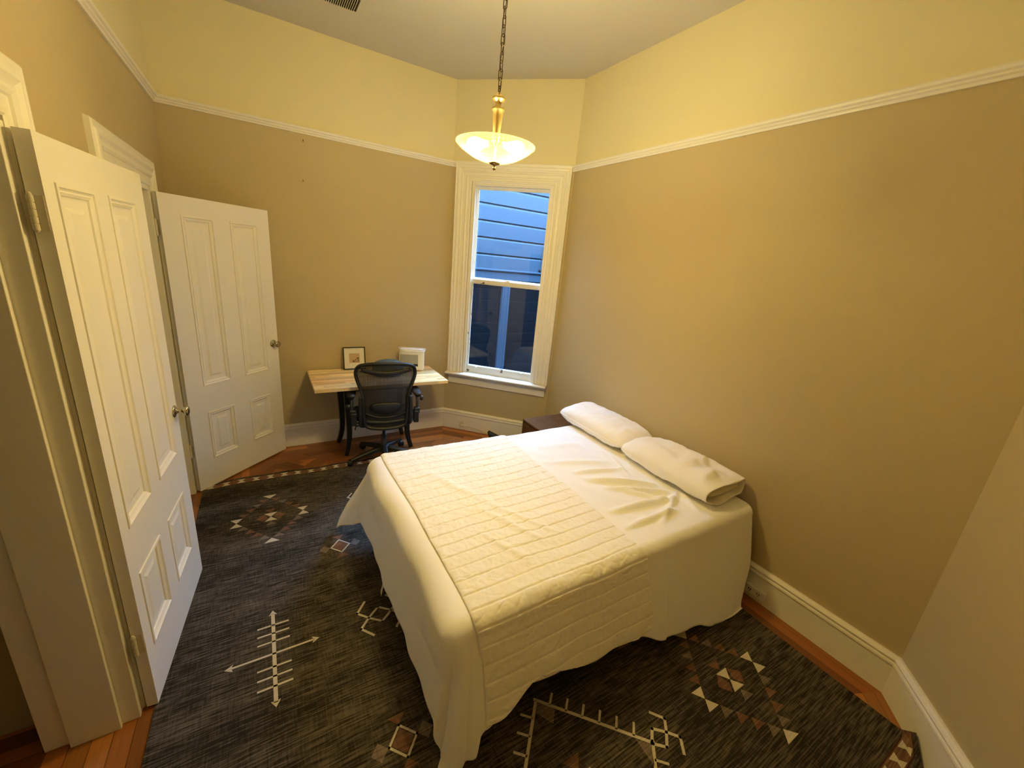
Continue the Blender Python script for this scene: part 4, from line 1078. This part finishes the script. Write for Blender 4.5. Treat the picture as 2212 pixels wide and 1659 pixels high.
# five-star base
bm = nb(); lathe(bm, CO, [(.0, .088), (.040, .09), (.046, .105), (.044, .135), (.034, .150), (0, .152)], 24)
bs = obj('base_hub', bm, M_CHAIR, ch, smooth=True)
for k in range(5):
    a = math.radians(190.6+72*k); d = V((math.cos(a), math.sin(a), 0)); n = V((-d.y, d.x, 0))
    bm = nb(); rings = []
    for t in [i/8 for i in range(9)]:
        r = .03+.275*t; w_ = .030-.012*t; z1 = .142-.064*t**1.1; z0 = z1-.046+.016*t
        rings.append([bm.verts.new(CO+d*r+n*(w_*u)+UP*z) for u, z in ((-1, z0+.004), (-.8, z0), (.8, z0), (1, z0+.004), (.85, z1-.008), (.45, z1), (-.45, z1), (-.85, z1-.008))])
    ring_faces(bm, rings); obj('base_arm', bm, M_CHAIR, ch, bevel=.003)
    rug_z = .0085 if (CO+d*.31).y < 3.49 else 0.0
    p = CO+d*.31; off = V((math.cos(a+1.1), math.sin(a+1.1), 0)); ax = V((-off.y, off.x, 0)); wc = p-off*.012+UP*(.0275+rug_z)
    bm = nb()
    for s in (-1, 1): lathe(bm, wc+ax*(.004*s if s > 0 else -.004), [(0, 0), (.022, 0), (.0275, .002), (.0275, .014), (.022, .018), (0, .019)], 20, ax*s)
    cs = obj('caster_wheel', bm, M_CHAIRD, ch, smooth=True)
    bm = nb(); lathe(bm, p+UP*.03, [(.007, 0), (.007, .045)], 10)
    rings = []
    for j in range(9):
        t = PI*j/8; q = wc+off*(.030*math.cos(t))+UP*(.032*math.sin(t))
        rings.append([bm.verts.new(q+ax*u+(q-wc).normalized()*v) for u, v in ((-.014, 0), (.014, 0), (.014, .003), (-.014, .003))])
    ring_faces(bm, rings); obj('caster_hood', bm, M_CHAIRD, cs)

# ---------------------------------------------------------------- pendant lamp
LX, LY = .947, 1.824
lp = thing('pendant_lamp', (LX, LY, HC), 'brass pendant lamp with frosted glass bowl hanging on a chain from the ceiling', 'pendant lamp')
O = V((LX, LY, 0))
bm = nb(); prof = []
for i in range(25):
    t = i/24; r = .178*t; prof.append((r, 2.277+.070*t**2.1+.001*math.sin(t*40)*0))
prof += [(.1795, 2.3495), (.1795, 2.3525), (.177, 2.3535)]
for i in range(24, -1, -1):
    t = i/24; prof.append((.178*t-.0005 if t > .02 else 0, 2.277+.070*t**2.1+.0042))
lathe(bm, O, prof, 72, cap=False); bw_ = obj('glass_bowl', bm, M_FROST, lp, smooth=True)
# cut decoration: a ring of small notches and a thin line below the rim
bm = nb()
def bowl_z(r): return 2.277+.070*(r/.178)**2.1
for k in range(64):
    a = 2*PI*k/64; d = V((math.cos(a), math.sin(a), 0))
    for r0, r1 in ((.150, .158), (.166, .170)):
        p, q = O+d*r0+UP*(bowl_z(r0)-.0008), O+d*r1+UP*(bowl_z(r1)-.0008); tube(bm, [p, q], .0007, 4)
tube(bm, [O+V((math.cos(t), math.sin(t), 0))*.161+UP*(bowl_z(.161)-.0006) for t in [2*PI*i/90 for i in range(90)]], .0006, 4, closed=True)
obj('etched_ring', bm, M_BRASS, bw_)
bm = nb(); lathe(bm, O, [(0, 2.284), (.012, 2.2835), (.022, 2.281), (.026, 2.2765), (.022, 2.273), (.008, 2.268), (.004, 2.265), (.004, 2.262), (.008, 2.259), (.0085, 2.254), (.005, 2.249), (0, 2.247)], 24); obj('finial', bm, mat('dark_brass', (.30, .19, .07), .3, metal=1), lp, smooth=True)
bm = nb(); lathe(bm, O, [(0, 2.345), (.014, 2.345), (.016, 2.36), (.0155, 2.38), (.017, 2.41), (.021, 2.46), (.0235, 2.485), (.027, 2.488), (.027, 2.494), (.018, 2.496), (.0125, 2.503), (.012, 2.512), (.016, 2.520), (.026, 2.527), (.029, 2.532), (.026, 2.537), (.016, 2.546), (.009, 2.552), (.005, 2.556), (0, 2.556)], 32); obj('stem', bm, M_BRASS, lp, smooth=True)
bm = nb(); lathe(bm, O, [(.005, 2.284), (.005, 2.35)], 10); obj('centre_rod', bm, M_BRASS, lp)
bm = nb(); tube(bm, [O+V((0, .009*math.sin(t), 0))+UP*(2.568+.012*math.cos(t)) for t in [2*PI*i/20 for i in range(20)]], .0022, 6, closed=True); obj('loop', bm, M_CHAIN, lp, smooth=True)
# two bulbs in sockets
LDIR = V((_r.x, _r.y, 0))   # sockets sit left and right of the stem
LDIR = V((.845, -.535, 0))
for s in (-1, 1):
    c = O+LDIR*(s*.078)+UP*2.330
    bm = nb(); ax = (LDIR*s-UP*.12).normalized(); base = O+LDIR*(s*.012)+UP*2.356
    lathe(bm, base, [(0, 0), (.013, 0), (.014, .018), (.010, .024), (0, .024)], 16, ax); sk = obj('bulb_socket', bm, M_BRASS, lp, smooth=True)
    bm = nb(); lathe(bm, base+ax*.022, [(0, 0), (.012, .002), (.014, .014), (.022, .034), (.029, .055), (.030, .068), (.026, .084), (.015, .095), (0, .099)], 24, ax)
    obj('bulb', bm, M_BULB, lp, smooth=True)
# chain up to the ceiling canopy
linkme = None; zc = 2.590; k = 0; P = .0315
while zc < HC-.03:
    if linkme is None:
        bm = nb(); pts = []
        for i in range(24):
            t = 2*PI*i/24; x = .0085*math.cos(t); z = (.0125 if math.sin(t) > 0 else -.0125)*(1 if abs(math.sin(t)) > .05 else 0)+.0085*math.sin(t); pts.append((x, 0, z))
        tube(bm, pts, .0019, 7, closed=True); lo = obj('chain_link', bm, M_CHAIN, lp, smooth=True)
        # built around world origin; recentre mesh at its own origin
        for v in lo.data.vertices: v.co = v.co+V((LX, LY, HC))
        linkme = lo; o = lo
    else:
        o = linkme.copy(); C.objects.link(o)
    o.location = V((0, 0, zc-HC)); o.rotation_euler = (0, 0, math.radians(25+90*(k % 2)+12*math.sin(k*1.7)))
    zc += P; k += 1
bm = nb(); tube(bm, [O+V((.004*math.sin(z*42), .004*math.cos(z*42), 0))+UP*z for z in [2.556+(HC-.02-2.556)*i/120 for i in range(121)]], .0014, 6); obj('lamp_cord', bm, M_CHAIN, lp, smooth=True)
bm = nb(); lathe(bm, O, [(0, HC-.035), (.012, HC-.034), (.020, HC-.026), (.055, HC-.014), (.064, HC-.002), (.064, HC-.0005), (0, HC-.0005)], 32); obj('canopy', bm, M_BRASS, lp, smooth=True)

# ---------------------------------------------------------------- ceiling vent, nails
vt = thing('ceiling_vent', (.52, 3.42, HC), 'white louvred air vent set in the ceiling at the top of the photo', 'vent')
vx0, vx1, vy0, vy1 = .36, .682, 3.345, 3.515
bm = nb()
for (a, b, c, d) in ((vx0-.022, vx1+.022, vy0-.022, vy0), (vx0-.022, vx1+.022, vy1, vy1+.022), (vx0-.022, vx0, vy0, vy1), (vx1, vx1+.022, vy0, vy1)): bx(bm, a, b, c, d, HC-.006, HC-.0003)
obj('vent_frame', bm, M_CEIL, vt, bevel=.002)
bm = nb(); bx(bm, vx0, vx1, vy0, vy1, HC-.0012, HC-.0003); obj('vent_opening', bm, M_DARK, vt)
for i in range(24):
    x = vx0+.008+i*(vx1-vx0-.012)/24
    bm = nb(); box(bm, (x, (vy0+vy1)/2, HC-.0075), (.002, vy1-vy0, .013), Matrix.Rotation(math.radians(28), 3, 'Y')); obj('louver', bm, M_TRIM, vt)
for (x, z, lb) in ((.360, 2.625, 'upper of two small nails in the back wall above the desk'), (.344, 2.331, 'lower of two small nails in the back wall above the desk')):
    bm = nb(); lathe(bm, (x, YB, z), [(.0015, 0), (.0015, .018), (.004, .018), (.004, .020), (0, .020)], 10, V((0, -1, .4))); o = obj('nail', bm, M_NAIL, base=(x, YB, z)); tag(o, lb, 'nail', 'nails in the back wall')
